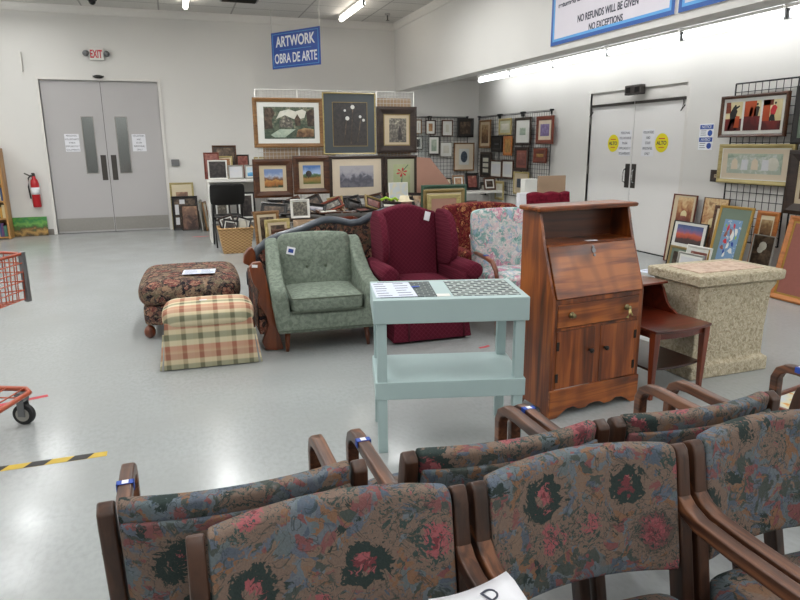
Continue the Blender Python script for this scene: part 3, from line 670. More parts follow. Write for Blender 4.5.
def hangY(name, label, box, Y, *a, **kw):
    x0, y0, x1_, y1_ = box; ym, xm = (y0+y1_)/2, (x0+x1_)/2
    X0, X1 = atY(x0, ym, Y).x, atY(x1_, ym, Y).x; zt, zb = atY(xm, y0, Y).z, atY(xm, y1_, Y).z
    return picture(name, label, X1-X0, zt-zb, *a, loc=((X0+X1)/2, Y, zb), **kw)
def hangX(name, label, box, X, *a, rx=0, **kw):
    x0, y0, x1_, y1_ = box; ym, xm = (y0+y1_)/2, (x0+x1_)/2
    Y0, Y1 = atX(x0, ym, X).y, atX(x1_, ym, X).y; zt, zb = atX(xm, y0, X).z, atX(xm, y1_, X).z
    return picture(name, label, Y0-Y1, zt-zb, *a, loc=(X, (Y0+Y1)/2, zb), rz=-PI/2, rx=rx, **kw)

def grid_panel(label, w_, h_, loc, rz, mat, z0=0, step=.0762, group=None, legs=False, rod=False, r=.0028):
    t = thing('grid_panel', label, 'grid panel', loc, rz, group)
    g = MB()
    n = max(2, round(w_/step)); m = max(2, round(h_/step))
    for i in range(n+1): g.cyl((-w_/2+w_*i/n, 0, z0), (-w_/2+w_*i/n, 0, z0+h_), r, seg=6)
    for j in range(m+1): g.cyl((-w_/2, r*1.6, z0+h_*j/m), (w_/2, r*1.6, z0+h_*j/m), r, seg=6)
    g.build('wire_grid', mat, t)
    q = MB()
    for s in (-1, 1): q.cyl((s*w_/2, 0, z0), (s*w_/2, 0, z0+h_), r*2.2, seg=8)
    q.cyl((-w_/2, 0, z0+h_), (w_/2, 0, z0+h_), r*2.2, seg=8); q.cyl((-w_/2, 0, z0), (w_/2, 0, z0), r*2.2, seg=8)
    q.build('border_tube', mat, t, smooth=True)
    if rod:
        q = MB()
        for s in (-1, 1):
            q.cyl((s*w_/2*.98, -.03, z0+h_+.02), (s*w_/2*.98, .04, z0+h_+.02), .016, seg=10); q.b(s*w_/2*.98-.012, s*w_/2*.98+.012, -.012, .012, z0+h_-.05, z0+h_+.03)
        q.cyl((-w_/2, .01, z0+h_+.02), (w_/2, .01, z0+h_+.02), .005, seg=6)
        q.build('wall_bracket', mat, t)
    if legs:
        for s in (-1, 1): MB().b(s*(w_/2-.04)-.012, s*(w_/2-.04)+.012, -.13, .13, 0, .025).b(s*(w_/2-.04)-.01, s*(w_/2-.04)+.01, -.01, .01, 0, z0+.02).build('foot', mat, t, bev=.003)
    return t
# front white grid display, four panels side by side
GY = 9.0
gw = (3.33-1.10)/4
pos = ['far left', 'second from the left', 'third from the left', 'far right']
for i in range(4):
    grid_panel('white wire grid panel of the picture display wall, '+pos[i], gw-.006, 2.17, (1.10+gw*(i+.5), GY, 0), 0, 'white_wire', z0=.06, group='white grid panels of the display wall', legs=True, step=.0508)
tag(MB().b(-.5, .5, -.006, .006, 0, .32).build('backing_panel', 'cardboard', None, loc=(1.68, GY+.06, 1.25)), 'brown board behind the white grid, under the village print', 'board')
tag(MB().b(-.26, .26, -.006, .006, 0, .95).build('backing_panel', 'cardboard', None, loc=(3.05, GY+.06, 1.2)), 'brown board behind the white grid, around the dark sketch', 'board')
Y0 = GY-.012
white_blossoms = [('c', .35, .82, .03), ('c', .58, .9, .05), ('c', .42, .64, .05), ('c', .8, .68, .035), ('c', .9, .6, .035)]
hangY('framed_picture', 'wide village print with white mat in a light brown wooden frame', (253, 98, 323, 147.5), Y0, .055, 'frame_oak', mat='white_mat', artm='village', inner=(.15, .87, .18, .82), d=.03, shapes=[
    ('sky', 'pale', [[(.24, .62), (.32, .86), (.5, .93), (.62, .86), (.76, .93), (.84, .86), (.8, .66), (.62, .6), (.42, .74)]]),
    ('cottage', 'etching', [[(.30, .36), (.30, .55), (.42, .74), (.56, .56), (.56, .36)]]),
    ('tree', 'brownmix', [[(0, .3), (.02, .95), (.16, .97), (.22, .8), (.15, .6), (.17, .32)], [(.62, .4), (.6, .62), (.66, .78), (.72, .62), (.72, .42)], [(.86, .4), (.84, .85), (.95, .95), (1, .9), (1, .4)]]),
    ('water', 'green_soft', [[(.12, .12), (.3, .3), (.62, .3), (.5, .16), (.4, .04), (.2, .04)]]),
    ('flower_bank', 'sepia', [[(.62, .05), (.66, .28), (.8, .34), (.98, .3), (.98, .05)]])])
hangY('framed_picture', 'tall dark picture of white blossoms with slate mat and thin gold frame', (322.7, 92.7, 375.4, 154.3), Y0-.01, .018, 'bamboo', mat='slate_mat', artm='nightflowers', inner=(.19, .83, .16, .86), d=.025, art_lip='dull_gold', shapes=[('blossom', 'white_mat', white_blossoms), ('stem', 'brownmix', [[(.3, .05), (.33, .05), (.4, .6), (.38, .6)], [(.5, .05), (.53, .05), (.6, .85), (.57, .85)], [(.7, .1), (.73, .1), (.82, .6), (.8, .6)]])])
hangY('framed_picture', 'black and white figure sketch in a heavy dark brown frame', (376.4, 106.7, 416, 152.8), Y0-.02, .10, 'frame_dark', mat='beige_mat', artm='etching', inner=(.31, .74, .25, .77), d=.04, lip=('dull_gold', .015), shapes=[('figure', 'dark', [[(.5, .1), (.75, .1), (.7, .5), (.62, .75), (.55, .6)]])])
hangY('framed_picture', 'prairie landscape with orange fields in a square brown frame, left of its twin', (253, 159, 292.5, 197.4), Y0-.01, .085, 'frame_brown', mat='beige_mat', artm='prairie', inner=(.28, .75, .26, .74), d=.035)
hangY('framed_picture', 'landscape of a tree by a lane under blue sky in a square brown frame', (293, 155.6, 329, 194), Y0-.01, .08, 'frame_brown', mat='beige_mat', artm='lane', inner=(.27, .76, .25, .73), d=.035, shapes=[('tree', 'dark', [('c', .32, .55, .17), [(.29, .3), (.34, .3), (.34, .5), (.29, .5)]])])
hangY('framed_picture', 'grey misty tree photograph with wide cream mat in a dark frame', (329, 155.6, 384, 198.5), Y0-.01, .045, 'frame_dark', mat='pale_pink_mat', artm='misty', inner=(.19, .8, .23, .73), d=.03, shapes=[('trees', 'dark', [('c', .35, .45, .22), ('c', .5, .5, .2), ('c', .62, .42, .2)])] if 0 else None)
petals = [[(.5, .78), (.3+.0*k, .95-.02*k), (.4, .8)] for k in range(0)]
fl_ = []
for k in range(6):
    a = k*PI/3+.3; fl_.append([(.5, .72), (.5+.26*math.cos(a-.22), .72+.13*math.sin(a-.22)), (.5+.36*math.cos(a), .72+.18*math.sin(a)), (.5+.26*math.cos(a+.22), .72+.13*math.sin(a+.22))])
hangY('framed_picture', 'red lily on pale green paper in a tall dark frame', (384.3, 155.6, 416.8, 200.6), Y0-.015, .045, 'frame_dark', mat='sage_mat', artm='sage', inner=(.27, .78, .19, .82), d=.03, shapes=[('flower', 'red', fl_), ('stem', 'green_frame', [[(.48, .15), (.52, .15), (.53, .66), (.5, .66)], [(.46, .15), (.49, .15), (.47, .5), (.44, .5)], [(.55, .78), (.58, .76), (.9, .98), (.86, .99)]])])
# alcove: black grids on the back and right walls
gy = YB-.07
for i, (a, b_, nm) in enumerate(((4.5, 5.05, 'left'), (5.08, 5.92, 'right'))):
    grid_panel('black wire grid fixed to the back wall of the alcove, '+nm+' one', b_-a, 1.5, ((a+b_)/2, gy, 0), 0, 'black_wire', z0=.55, group='black wall grids in the alcove', rod=True, r=.0035)
gx = XW-.07
for i, (a, b_, nm) in enumerate(((12.65, 11.75, 'nearest the corner'), (11.7, 10.85, 'second from the corner'), (10.8, 9.85, 'third from the corner'))):
    grid_panel('black wire grid on the right wall of the alcove, '+nm, a-b_, 1.5, (gx, (a+b_)/2, 0), -PI/2, 'black_wire', z0=.55, group='black wall grids in the alcove', rod=True, r=.0035)
yy = gy-.02
AL = [
 ((415, 119.5, 421.5, 134), 'small cream-matted print half hidden at the left end of the alcove top row', 'frame_oak', .02, 'white_mat', 'tan', .05),
 ((425.3, 120, 435.5, 134.7), 'small print of a tan shape with white mat, alcove back wall top row', 'frame_brown', .022, 'white_mat', 'tan', .05),
 ((441.5, 120, 452.7, 136.5), 'small print with tiny grey house and white mat, left of the black ornate frame', 'frame_brown', .024, 'white_mat', 'pale', .07),
 ((457, 118.3, 473.3, 137.3), 'dark picture in a wide black ornate frame at the alcove corner', 'black_frame', .07, None, 'brownmix', 0),
 ((414, 136, 422.7, 150), 'small dark-framed print with a blue scene, lower left on the alcove back wall', 'frame_dark', .022, 'white_mat', 'dark', .04),
 ((428, 136, 439.5, 154.7), 'small upright print of a green garden in a black frame', 'frame_dark', .025, 'white_mat', 'green_soft', .05),
 ((440, 142, 452, 156.7), 'pale sketch in a thin white frame left of the oval print', 'silver_frame', .014, 'white_mat', 'pale', .06),
 ((453.5, 142.7, 474, 170.7), 'blue oval portrait print in a light wooden frame on the alcove back wall', 'frame_oak', .028, 'pale_pink_mat', 'pale_oval', .1)]
ar('pale_oval', [(0, '#cfd0cc'), (1, '#c5c8c6')], .3, .2, 6)
for bx_, lb, fm, fr, mt, am, mw in AL:
    sh = [('oval', 'blue_oval', [[(.5+.34*math.cos(k*PI/9), .5+.36*math.sin(k*PI/9)) for k in range(18)]])] if am == 'pale_oval' else None
    hangY('framed_picture', lb, bx_, yy, fr, fm, mat=mt, mw=mw, artm=am, shapes=sh)
AR = [
 ((480, 120, 491, 148), 'tall narrow brown print at the left end of the right wall grid, top row', 'frame_oak', .04, 'beige_mat', 'sepia', .06),
 ((499.5, 118.5, 511.7, 135), 'small pale green print in a light wooden frame, top row of the right wall grid', 'bamboo', .04, 'sage_mat', 'pale', .06),
 ((491.6, 136, 503, 152), 'small white relief in a square black box frame', 'black_frame', .08, 'black', 'blue_print', .08),
 ((504, 136, 512.5, 155.6), 'small ochre picture in an orange wooden frame', 'frame_orange', .06, None, 'ochre', 0),
 ((515.4, 117.4, 531.3, 145.4), 'upright print with wide white mat in a dark bronze frame', 'frame_dark', .05, 'white_mat', 'green_soft', .14),
 ((537, 116, 554, 144), 'purple figure print in a wide red-brown frame, right end of the top row', 'frame_red', .07, 'pale_pink_mat', 'purple', .07),
 ((534, 148, 547, 163), 'small arch-shaped relief in a deep dark brown frame', 'frame_red', .09, 'frame_brown', 'ochre', .02),
 ((480.8, 152, 491.6, 177.7), 'tall dark frame holding three small grey pictures one above another', 'frame_dark', .05, 'black', 'dark', .05),
 ((490.5, 160, 502, 177.7), 'white sketch in a thin brown frame, left of a matching pair', 'frame_brown', .03, 'white_mat', 'blue_print', .05),
 ((502.4, 160, 513.7, 178.5), 'white sketch in a thin brown frame, right of a matching pair', 'frame_brown', .03, 'white_mat', 'blue_print', .05),
 ((515.4, 147, 528.7, 171), 'mauve-matted upright print in a dark brown frame', 'frame_dark', .06, 'rose_mat', 'rosy', .05),
 ((514, 171.8, 529, 194.7), 'cream-matted print with a blue-grey scene, lowest on the third grid', 'bamboo', .03, 'beige_mat', 'blue_oval', .1),
 ((480.8, 182, 486.5, 194.7), 'tiny upright print in a black frame low in the alcove corner', 'black_frame', .06, 'beige_mat', 'pale', .02),
 ((495.5, 181, 504, 199.8), 'narrow beige panel in a light wooden frame low on the right wall grid', 'bamboo', .05, None, 'pale', 0)]
for bx_, lb, fm, fr, mt, am, mw in AR:
    sh = None
    if 'three small' in lb: sh = [('picture_opening', 'pale', [[(.1, .04+.33*k), (.9, .04+.33*k), (.9, .27+.33*k), (.1, .27+.33*k)] for k in range(3)])]
    hangX('framed_picture', lb, bx_, gx-.02, fr, fm, mat=mt, mw=mw, artm=am, shapes=sh)
# things on a low bench in the alcove
t = thing('display_bench', 'low table in the alcove holding small leaning frames', 'table', (5.5, 11.8, 0))
MB().b(-.75, .68, -.35, .35, .58, .62).build('tabletop', 'white_paint', t, bev=.004)
for sx_ in (-1, 1):
    for sy_ in (-1, 1): MB().b(sx_*.64-.02, sx_*.64+.02, sy_*.3-.02, sy_*.3+.02, 0, .58).build('leg', 'white_paint', t)
BL = [(5.05, .2, .26, 'frame_dark', 'beige_mat', 'pale', 'small tilted black frame on the alcove table, leftmost'), (5.32, .24, .3, 'frame_oak', 'white_mat', 'tan', 'small light wooden frame on the alcove table beside a black one'), (5.62, .3, .34, 'black_frame', None, 'rosy', 'black box frame leaning on the alcove table'), (5.95, .26, .24, 'frame_brown', 'white_mat', 'brownmix', 'small brown frame on the alcove table, rightmost')]
for x, w_, h_, fm, mt, am, lb in BL: picture('framed_picture', lb, w_, h_, .03, fm, (x, 11.8+random.uniform(-.1, .1), .625), random.uniform(-.2, .3), -.25, mat=mt, mw=.03, artm=am)
# leaning boards and frames behind the wing chair
p = MB(); Q = [atY(x, y, 8.75) for x, y in ((417, 157), (430, 158), (437, 167), (452, 186), (452, 200), (417, 200))]
p.prism([(v.x, v.z) for v in Q[:4]]+[(Q[4].x, .2), (Q[5].x, .2)], 8.75, 8.76); tag(p.build('foam_board', 'pink_board'), 'large pinkish brown board with a slanted edge behind stacked frames', 'board')
fr_ = [((421, 184.5, 466, 212), 'green_frame', 'sage_mat', 'largest empty frame with green top edge behind the wing chair', 8.60, .05), ((423, 189, 464, 214), 'dull_gold', 'cream_mat', 'empty olive gold frame, middle of the stack behind the wing chair', 8.52, .05), ((427, 194, 460, 216), 'bamboo', 'pink_board', 'smallest gold frame around pink board, front of the stack behind the wing chair', 8.44, .06)]
for (x0, y0_, x1_, _), fm, mt, lb, Y, fr in fr_:
    a, b_ = atY(x0, y0_, Y), atY(x1_, y0_, Y); hh = (a.z+b_.z)/2
    picture('empty_frame', lb, b_.x-a.x, hh-.02, fr, fm, ((a.x+b_.x)/2, Y, .02), 0, 0, mat=mt, artm=None, d=.03, cat='picture frame')
a, b_ = atY(389, 190, 8.6), atY(408, 190, 8.6)
picture('flower_print', 'small card print of yellow and orange roses below the red lily', b_.x-a.x, .24, .012, 'white_paint', ((a.x+b_.x)/2, 8.6, .76), 0, -.1, artm='card_rose', mw=0, d=.01)
tag(MB().b(-.09, .09, -.008, 0, 0, 1.68).build('glass_sheet', glass('sheet_glass'), None, loc=(3.62, 9.35, 0), rot=(0, 0, 0)), 'pale greenish glass sheet standing beside the pink board', 'glass sheet')

# ------------------------------------------------------------------ long bench with a jumble of frames under the white grid
t = thing('display_table', 'low long table below the hanging pictures, covered in loose frames', 'table', (2.15, 8.55, 0))
MB().b(-1.15, 1.15, -.28, .28, .56, .59).build('tabletop', 'frame_dark', t, bev=.004)
for sx_ in (-1, 0, 1):
    for sy_ in (-1, 1): MB().b(sx_*1.1-.02, sx_*1.1+.02, sy_*.25-.02, sy_*.25+.02, 0, .56).build('leg', 'white_paint' if sx_ == -1 else 'black', t)
MB().b(-1.1, 1.1, -.26, .26, .16, .18).build('lower_shelf', 'frame_dark', t)
fm_c = [('black_frame', 'black'), ('frame_dark', 'dark'), ('white_paint', 'white'), ('frame_brown', 'brown'), ('silver_frame', 'silver'), ('dull_gold', 'gold'), ('frame_red', 'reddish')]
ams = ['brownmix', 'dark', 'pale', 'etching', 'sepia', 'rosy', 'misty']
k = 0
place = ['near the wicker basket', 'behind the sofa rail end', 'left of the white-framed photo', 'right of the white-framed photo', 'behind the rail crest', 'behind the rail dip', 'behind the second rail rise', 'nearest the wing chair']
for i in range(24):
    x = 1.08+2.1*i/23+random.uniform(-.03, .03); c_ = random.choice([0, 0, 0, 1, 1, 1, 3, 3, 0, 5, 6])
    w_, h_ = random.uniform(.2, .36), random.uniform(.14, .2)+(.07 if i % 3 == 2 else 0)
    lay = i % 3 == 0
    rx = -1.35 if lay else random.uniform(-.7, -.2)
    nm = fm_c[c_][1]
    picture('loose_frame', '%s frame %s of the heap %s' % (nm, ('flat at the front', 'tilted in the middle', 'propped at the back')[i % 3], place[min(7, i//3)]), w_, h_, .028, fm_c[c_][0], (x, 8.38+(i % 3)*.13+(.0 if not lay else 0), .60+(.03 if lay else .0)), random.uniform(-.5, .5), rx, roll=random.uniform(-.35, .35) if not lay else 0, mat='beige_mat' if i % 6 == 0 else 'black', mw=.02, artm=random.choice(ams), group='loose frames heaped on the low table', cat='picture frame')
a, b_ = atY(290, 200, 8.3), atY(309, 200, 8.3)
picture('framed_picture', 'black and white photograph in a white frame standing in the frame heap', b_.x-a.x, .24, .018, 'white_paint', ((a.x+b_.x)/2, 8.28, .6), 0, -.12, artm='etching', mw=.015, mat='white_mat')
for j, (x, w_, z, mt, lb) in enumerate([(1.55, .3, .585, 'cardboard', 'beige cardboard carton on the floor in front of the low table'), (1.98, .42, .6, 'frame_red', 'dark reddish box beside the beige carton in front of the low table')]):
    q = MB(); q.b(-w_/2, w_/2, -.15, .15, 0, .01)
    for a_, b__, c1, d1 in ((-w_/2, w_/2, -.15, -.142), (-w_/2, w_/2, .142, .15), (-w_/2, -w_/2+.008, -.142, .142), (w_/2-.008, w_/2, -.142, .142)): q.b(a_, b__, c1, d1, .01, z)
    tag(q.build('storage_box', mt, None, loc=(x, 8.08, 0)), lb, 'box')
for j, (x, h_, fm, lb) in enumerate([(1.08, .72, 'frame_oak', 'tall light wooden frame leaning at the left end of the low table'), (1.2, .62, 'bamboo', 'pale wooden frame leaning just right of the wicker basket'), (1.27, .50, 'frame_brown', 'brown frame leaning against the low table, third from the basket')]):
    picture('leaning_frame', lb, .34, h_, .04, fm, (x, 8.12-.04*j, 0), .3, -.12, mat='beige_mat', artm='brownmix', mw=.04, cat='picture frame')
tag(MB().cyl((0, 0, 0), (.0, -.01, .02), .09).sph((0, 0, .03), (.07, .05, .03)).build('decorative_plate', 'yellow', None, loc=(2.72, 8.42, .8)), 'bright yellow-green ornament in the frame heap', 'ornament') if 0 else None
t = thing('green_ribbon', 'bright lime green ribbon bundle in the frame heap', 'ribbon', (2.72, 8.3, .76))
MB().tube([(-.12, 0, .03), (-.05, 0, .06), (.02, 0, .03), (.08, 0, .05), (.12, 0, .02)], .018).build('ribbon_coil', 'lime', t, smooth=True)
t = thing('straw_hat', 'pale straw hat on top of the frame heap beside the wing chair', 'hat', (2.95, 8.35, .76))
MB().lathe([(.0, .08), (.06, .075), (.075, .01), (.13, .0), (.135, .005), (.08, .02)], seg=20).build('hat_body', 'cream_mat', t, smooth=True)

# ------------------------------------------------------------------ white shelf, folding chair, basket, frames at the back left
t = thing('shelf_table', 'white shelf unit against the back left of the display wall, frames on top', 'shelf', (1.0, 11.0, 0))
MB().b(-.5, .5, -.25, .25, .95, .99).build('top', 'white_paint', t, bev=.004)
MB().b(-.5, -.47, -.25, .25, 0, .95).b(.47, .5, -.25, .25, 0, .95).b(-.47, .47, -.25, .25, .3, .33).build('side_panel', 'white_paint', t)
MB().b(-.47, .47, .235, .25, .33, .95).build('back_panel', 'wall_paint', t)
SH = [(.60, .24, .42, 'frame_red', None, 'rosy', 10.95, 'reddish framed picture at the left end of the white shelf'), (.82, .38, .53, 'frame_brown', 'frame_dark', 'brownmix', 11.1, 'largest brown frame at the back of the white shelf'), (.80, .26, .36, 'bamboo', 'cream_mat', 'tan', 11.0, 'small cream frame in the middle of the white shelf'), (1.1, .2, .38, 'frame_dark', None, 'rosy', 11.05, 'narrow dark frame right of the tall brown frame on the shelf'), (.68, .30, .30, 'white_paint', None, 'dark', 10.88, 'dark mottled picture with white top edge on the white shelf'), (.96, .24, .22, 'silver_frame', None, 'blue_print', 10.85, 'pale blue glass frame in the middle of the shelf front'), (1.22, .24, .22, 'silver_frame', 'white_mat', 'blue_sea', 10.85, 'small bright blue and white picture at the right of the shelf'), (1.38, .2, .34, 'bamboo', 'cream_mat', 'pale', 11.05, 'light wooden frame at the right end of the shelf')]
ar('blue_sea', [(0, '#4a86b8'), (.35, '#6fb0d8'), (.5, '#d5dfe6'), (.8, '#c4d4de')], 1, .3, 5)
for x, w_, h_, fm, mt, am, Y, lb in SH: picture('framed_picture', lb, w_, h_, .022, fm, (x, Y, .992), 0, -.08, mat=mt, mw=.02 if mt else 0, artm=am)
def folding_chair(loc, rz):
    t = thing('folding_chair', 'black folding chair with vinyl back in front of the white shelf', 'chair', loc, rz)
    for s in (-1, 1):
        MB().tube([(s*.22, -.2, 0), (s*.22, .0, .45), (s*.21, .19, .88), (s*.17, .2, .92)], .012).build('frame_tube', 'black', t, smooth=True)
        MB().tube([(s*.2, .22, 0), (s*.2, .0, .42), (s*.2, -.12, .45)], .012).build('leg', 'black', t, smooth=True)
    MB().tube([(-.17, .2, .92), (.17, .2, .92)], .012).build('top_rail', 'black', t, smooth=True)
    soft((0, .17, .80), (.50, .035, .33), 'backrest', 'black', t, .02, .008, rot=(-.3, 0, 0), seg=6)
    soft((0, -.02, .46), (.4, .38, .04), 'seat', 'black', t, .02, .006, seg=6)
    return t
folding_chair((.75, 10.32, 0), PI)
t = thing('wicker_basket', 'tan wicker basket full of dark frames on the floor', 'basket', (.79, 9.62, 0))
q = MB(); q.loft([[(s1*a, s2*b_, z) for s1, s2 in ((-1, -1), (1, -1), (1, 1), (-1, 1))] for a, b_, z in ((.19, .14, 0), (.245, .18, .36), (.23, .168, .36), (.18, .13, .02))]); q.build('basket_body', 'wicker', t, bev=.01)
q = MB(); q.tube([(-.245, -.18, .36), (.245, -.18, .36), (.245, .18, .36), (-.245, .18, .36), (-.245, -.18, .36)], .014); q.build('rim', 'wicker', t, smooth=True)
for i, (x, h_, tl, fm, am, lb) in enumerate([(-.15, .3, .2, 'black_frame', 'dark', 'black frame at the left in the wicker basket'), (-.05, .36, -.3, 'frame_dark', 'brownmix', 'dark tilted frame in the middle of the wicker basket'), (.07, .33, .35, 'black_frame', 'pale', 'black frame with pale picture in the wicker basket'), (.15, .27, -.15, 'silver_frame', 'blue_print', 'silver frame with white picture at the right in the wicker basket')]):
    q = picture('loose_frame', lb, .22, h_, .025, fm, (.79+x*.7, 9.6+.03*i, .18), tl*.6, -.2, mat='white_mat', mw=.02, artm=am, cat='picture frame')
    q.rotation_euler = (-.2, tl, tl*.3)
for x, Y, w_, h_, fm, am, lb, rz in [(.70, 10.75, .26, .42, 'black_frame', 'etching', 'black framed print under the white shelf, left of another', .1), (1.08, 10.78, .3, .45, 'black_frame', 'dark', 'black framed print under the white shelf, right one', 0)]:
    picture('framed_picture', lb, w_, h_, .03, fm, (x, Y, .335), rz, -.1, mat='white_mat', mw=.03, artm=am)
picture('framed_picture', 'light gold framed print with cream mat leaning on the back wall, behind a black one', .42, .86, .035, 'bamboo', (.13, 12.74, 0), 0, -.06, mat='cream_mat', artm='doorway', inner=(.24, .74, .2, .7))
picture('framed_picture', 'black collage frame of several photos leaning by the back wall baseboard', .46, .62, .03, 'black_frame', (.16, 12.62, 0), 0, -.08, mat='black', artm='brownmix', mw=.02, shapes=[('photo_opening', 'blue_print', [[(.02, .1), (.2, .1), (.2, .35), (.02, .35)], [(.02, .45), (.2, .45), (.2, .8), (.02, .8)], [(.25, .82), (.5, .82), (.5, .97), (.25, .97)]])])
picture('framed_picture', 'brown doorway painting in front of the black collage frame', .30, .46, .02, 'frame_dark', (.235, 12.52, 0), 0, -.08, mat=None, artm='doorway', mw=0)
for i, x in enumerate((.46, .53)):
    picture('leaning_frame', ('slim grey frame turned edge-on beside the collage frame', 'slim wooden frame turned edge-on nearest the folding chair')[i], .3, .56-.03*i, .03, ('silver_frame', 'frame_oak')[i], (x, 12.4, 0), 1.35, -.1, mat='beige_mat', artm='pale', mw=.03)
# poster and bookcase at far left
t = thing('landscape_poster', 'green landscape poster leaning on the wall beneath the extinguisher', 'poster', (-2.44, 12.74, 0), 0, rx=-.1)
MB().b(-.28, .28, -.012, 0, 0, .33).build('panel', A['poster'], t)
t = thing('bookcase', 'light oak bookcase cut by the left edge of the picture', 'bookcase', (-3.15, 12.6, 0), 0)
MB().b(-.45, .45, .11, .12, 0, 1.5).build('back_panel', 'oak', t)
for s in (-1, 1): MB().b(s*.45-.0175, s*.45+.0175, -.16, .12, 0, 1.5).build('side_panel', 'oak', t, bev=.002)
for z in (.03, .34, .63, .92, 1.2, 1.48): MB().b(-.43, .43, -.15, .11, z-.012, z+.012).build('shelf', 'oak', t)
bk = {k: [] for k in 'abcdefgh'}; proto = {}
for k_ in 'abcdefgh':
    pass
cn = dict(a='dark red', b='blue', c='beige', d='green', e='ochre', f='white', g='purple', h='black')
for zi, z in enumerate((.042, .352, .642, .932, 1.212)):
    x = -.42
    k = 0
    while x < .4:
        w_ = random.uniform(.025, .05); h_ = random.uniform(.17, .23); c_ = random.choice('abcdefgh')
        if x > .05:
            q = MB(); q.b(0, w_-.003, -.12, .04, 0, h_); b0 = q.build('book', 'book_'+c_, None, bev=.002, loc=(-3.15+x, 12.6, z+.001))
            tag(b0, '%s book on the %s shelf of the oak bookcase, number from right edge told by colour' % (cn[c_], ('bottom', 'second', 'third', 'fourth', 'top')[zi]), 'book', 'books on the oak bookcase')
            b0['label'] = '%s upright book on the %s shelf of the oak bookcase' % (cn[c_], ('bottom', 'second lowest', 'middle', 'second highest', 'top')[zi])
        x += w_

# ------------------------------------------------------------------ reception chairs
def yl(z):  # lean of the back post
    return -.07+(z-.42)*.184 if z > .42 else -.07+(.42-z)*.25
def chair_side(t, s):
    x = s*.262
    zs = [0, .15, .3, .42, .5, .6, .7, .77, .795, .805]
    MB().sweep([(x, yl(z)+(.004 if z > .8 else 0), z) for z in zs], .034, .05, widths=[.8, .9, 1, 1, 1, 1, 1, 1, .85, .55]).build('back_post', 'chair_post_wood', t, bev=.0055, seg=2)
    ps = [(-.005, .712), (-.028, .685), (-.058, .662), (-.10, .648), (-.2, .643), (-.32, .643), (-.44, .645), (-.485, .64), (-.515, .622), (-.53, .59), (-.528, .45), (-.52, .2), (-.515, 0)]
    MB().sweep([(x, y, z) for y, z in ps], .036, .034).build('armrest', 'chair_wood', t, bev=.0055, seg=2)
    MB().sweep([(x-s*.002, yl(.33), .33), (x-s*.002, -.52, .34)], .024, .05).build('side_rail', 'chair_wood', t, bev=.004)
def back_pad(name, t, w_, z0, z1, th, yo, bow, roll, mt, nz=9, nx=14):
    b = MB(); rings = []
    n = 20
    us = [-1, -.985, -.95]+[-.85+1.7*i/nx for i in range(nx+1)]+[.95, .985, 1]
    for u in us:
        yb_ = bow*(1-u*u); r = []
        edge = .7 if abs(u) > .999 else (.9 if abs(u) > .98 else 1)
        zt = z1+.006*(1-u*u)-(.006 if abs(u) > .999 else 0)
        for k in range(n):
            a = 2*PI*k/n; ca, sa = math.cos(a), math.sin(a)
            # super-ellipse section in (y, z)
            e = .45
            yy = math.copysign(abs(ca)**e, ca)*th/2*edge; zz = math.copysign(abs(sa)**.28, sa)
            z = (z0+zt)/2+zz*(zt-z0)/2
            if roll and z > zt-.05: yy *= 1+.25*(z-(zt-.05))/.05
            r.append((u*w_/2, yl(z)+yo+yb_+yy, z))
        rings.append(r)
    b.loft(rings); o_ = b.build(name, mt, t, smooth=True); md = o_.modifiers.new('sub', 'SUBSURF'); md.levels = 1; md.render_levels = 1; return o_
def make_reception_chair(lb, loc, rz):
    t = thing('reception_chair', lb, 'chair', loc, rz, 'floral waiting room armchairs')
    for s in (-1, 1): chair_side(t, s)
    back_pad('backrest', t, .484, .515, .812, .046, -.006, .045, True, 'reception_floral')
    back_pad('back_panel', t, .480, .52, .772, .020, .026, .045, False, 'reception_floral')
    soft((0, -.295, .425), (.478, .50, .085), 'seat', 'reception_floral', t, .035, .018, seg=8)
    MB().b(-.24, .24, -.50, -.47, .33, .38).b(-.24, .24, -.1, -.07, .33, .38).b(-.24, .24, -.47, -.1, .36, .385).build('seat_frame', 'chair_post_wood', t, bev=.004)
    return t
P0 = make_reception_chair('floral armchair of the near row, leftmost, facing the camera beside the lettered paper', (.245, 1.118, 0), 0)
near = [(.815, 0, 'floral armchair in the middle of the near row facing the camera'), (1.39, -.01, 'floral armchair at the right end of the near row, cut by the picture edge')]
for x, rz, lb in near: dup(P0, (x, 1.118, 0), rz, lb)
far = [(.08, 1.285, 0, 'leftmost floral armchair of the far row, taped on its left arm'), (.725, 1.285, 0, 'second floral armchair from the left in the far row'), (1.30, 1.285, 0, 'third floral armchair from the left in the far row, facing the wooden desk'), (1.955, 1.28, .0, 'rightmost floral armchair of the far row, mostly hidden, before the stone box')]
fc = [dup(P0, (x, y, 0), PI+rz, lb) for x, y, rz, lb in far]
def sticker(par, x, y, z=.6615, rot=0):
    o1 = MB().b(-.021, .021, -.011, .011, 0, .0012).b(-.0215, -.0195, -.011, .011, -.02, .0012).b(.0195, .0215, -.011, .011, -.02, .0012).build('blue_tape', 'tag_blue', par, loc=(x, y, z), rot=(0, 0, rot))
    MB().b(-.008, .008, -.009, .009, .0013, .0022).build('price_sticker', 'paper', o1)
sticker(fc[0], .262, -.37); sticker(fc[1], .262, -.40); sticker(fc[2], .262, -.44); sticker(fc[3], -.262, -.43)
pc = atZ(489, 617, .667)
t = thing('lettered_paper', 'curled white paper with a handwritten letter lying across two chair arms', 'paper', (pc.x, pc.y, .667), R(4))
q = MB(); q.loft([[(-.085+.17*i/8, y, .012*((i/8-.4)**2)*4*(1 if y > 0 else .3)) for i in range(9)] for y in (-.12, -.06, 0, .05, .078)], cap=False, closed=False)
pp = q.build('sheet', 'paper', t, smooth=True); md = pp.modifiers.new('s', 'SOLIDIFY'); md.thickness = .0006
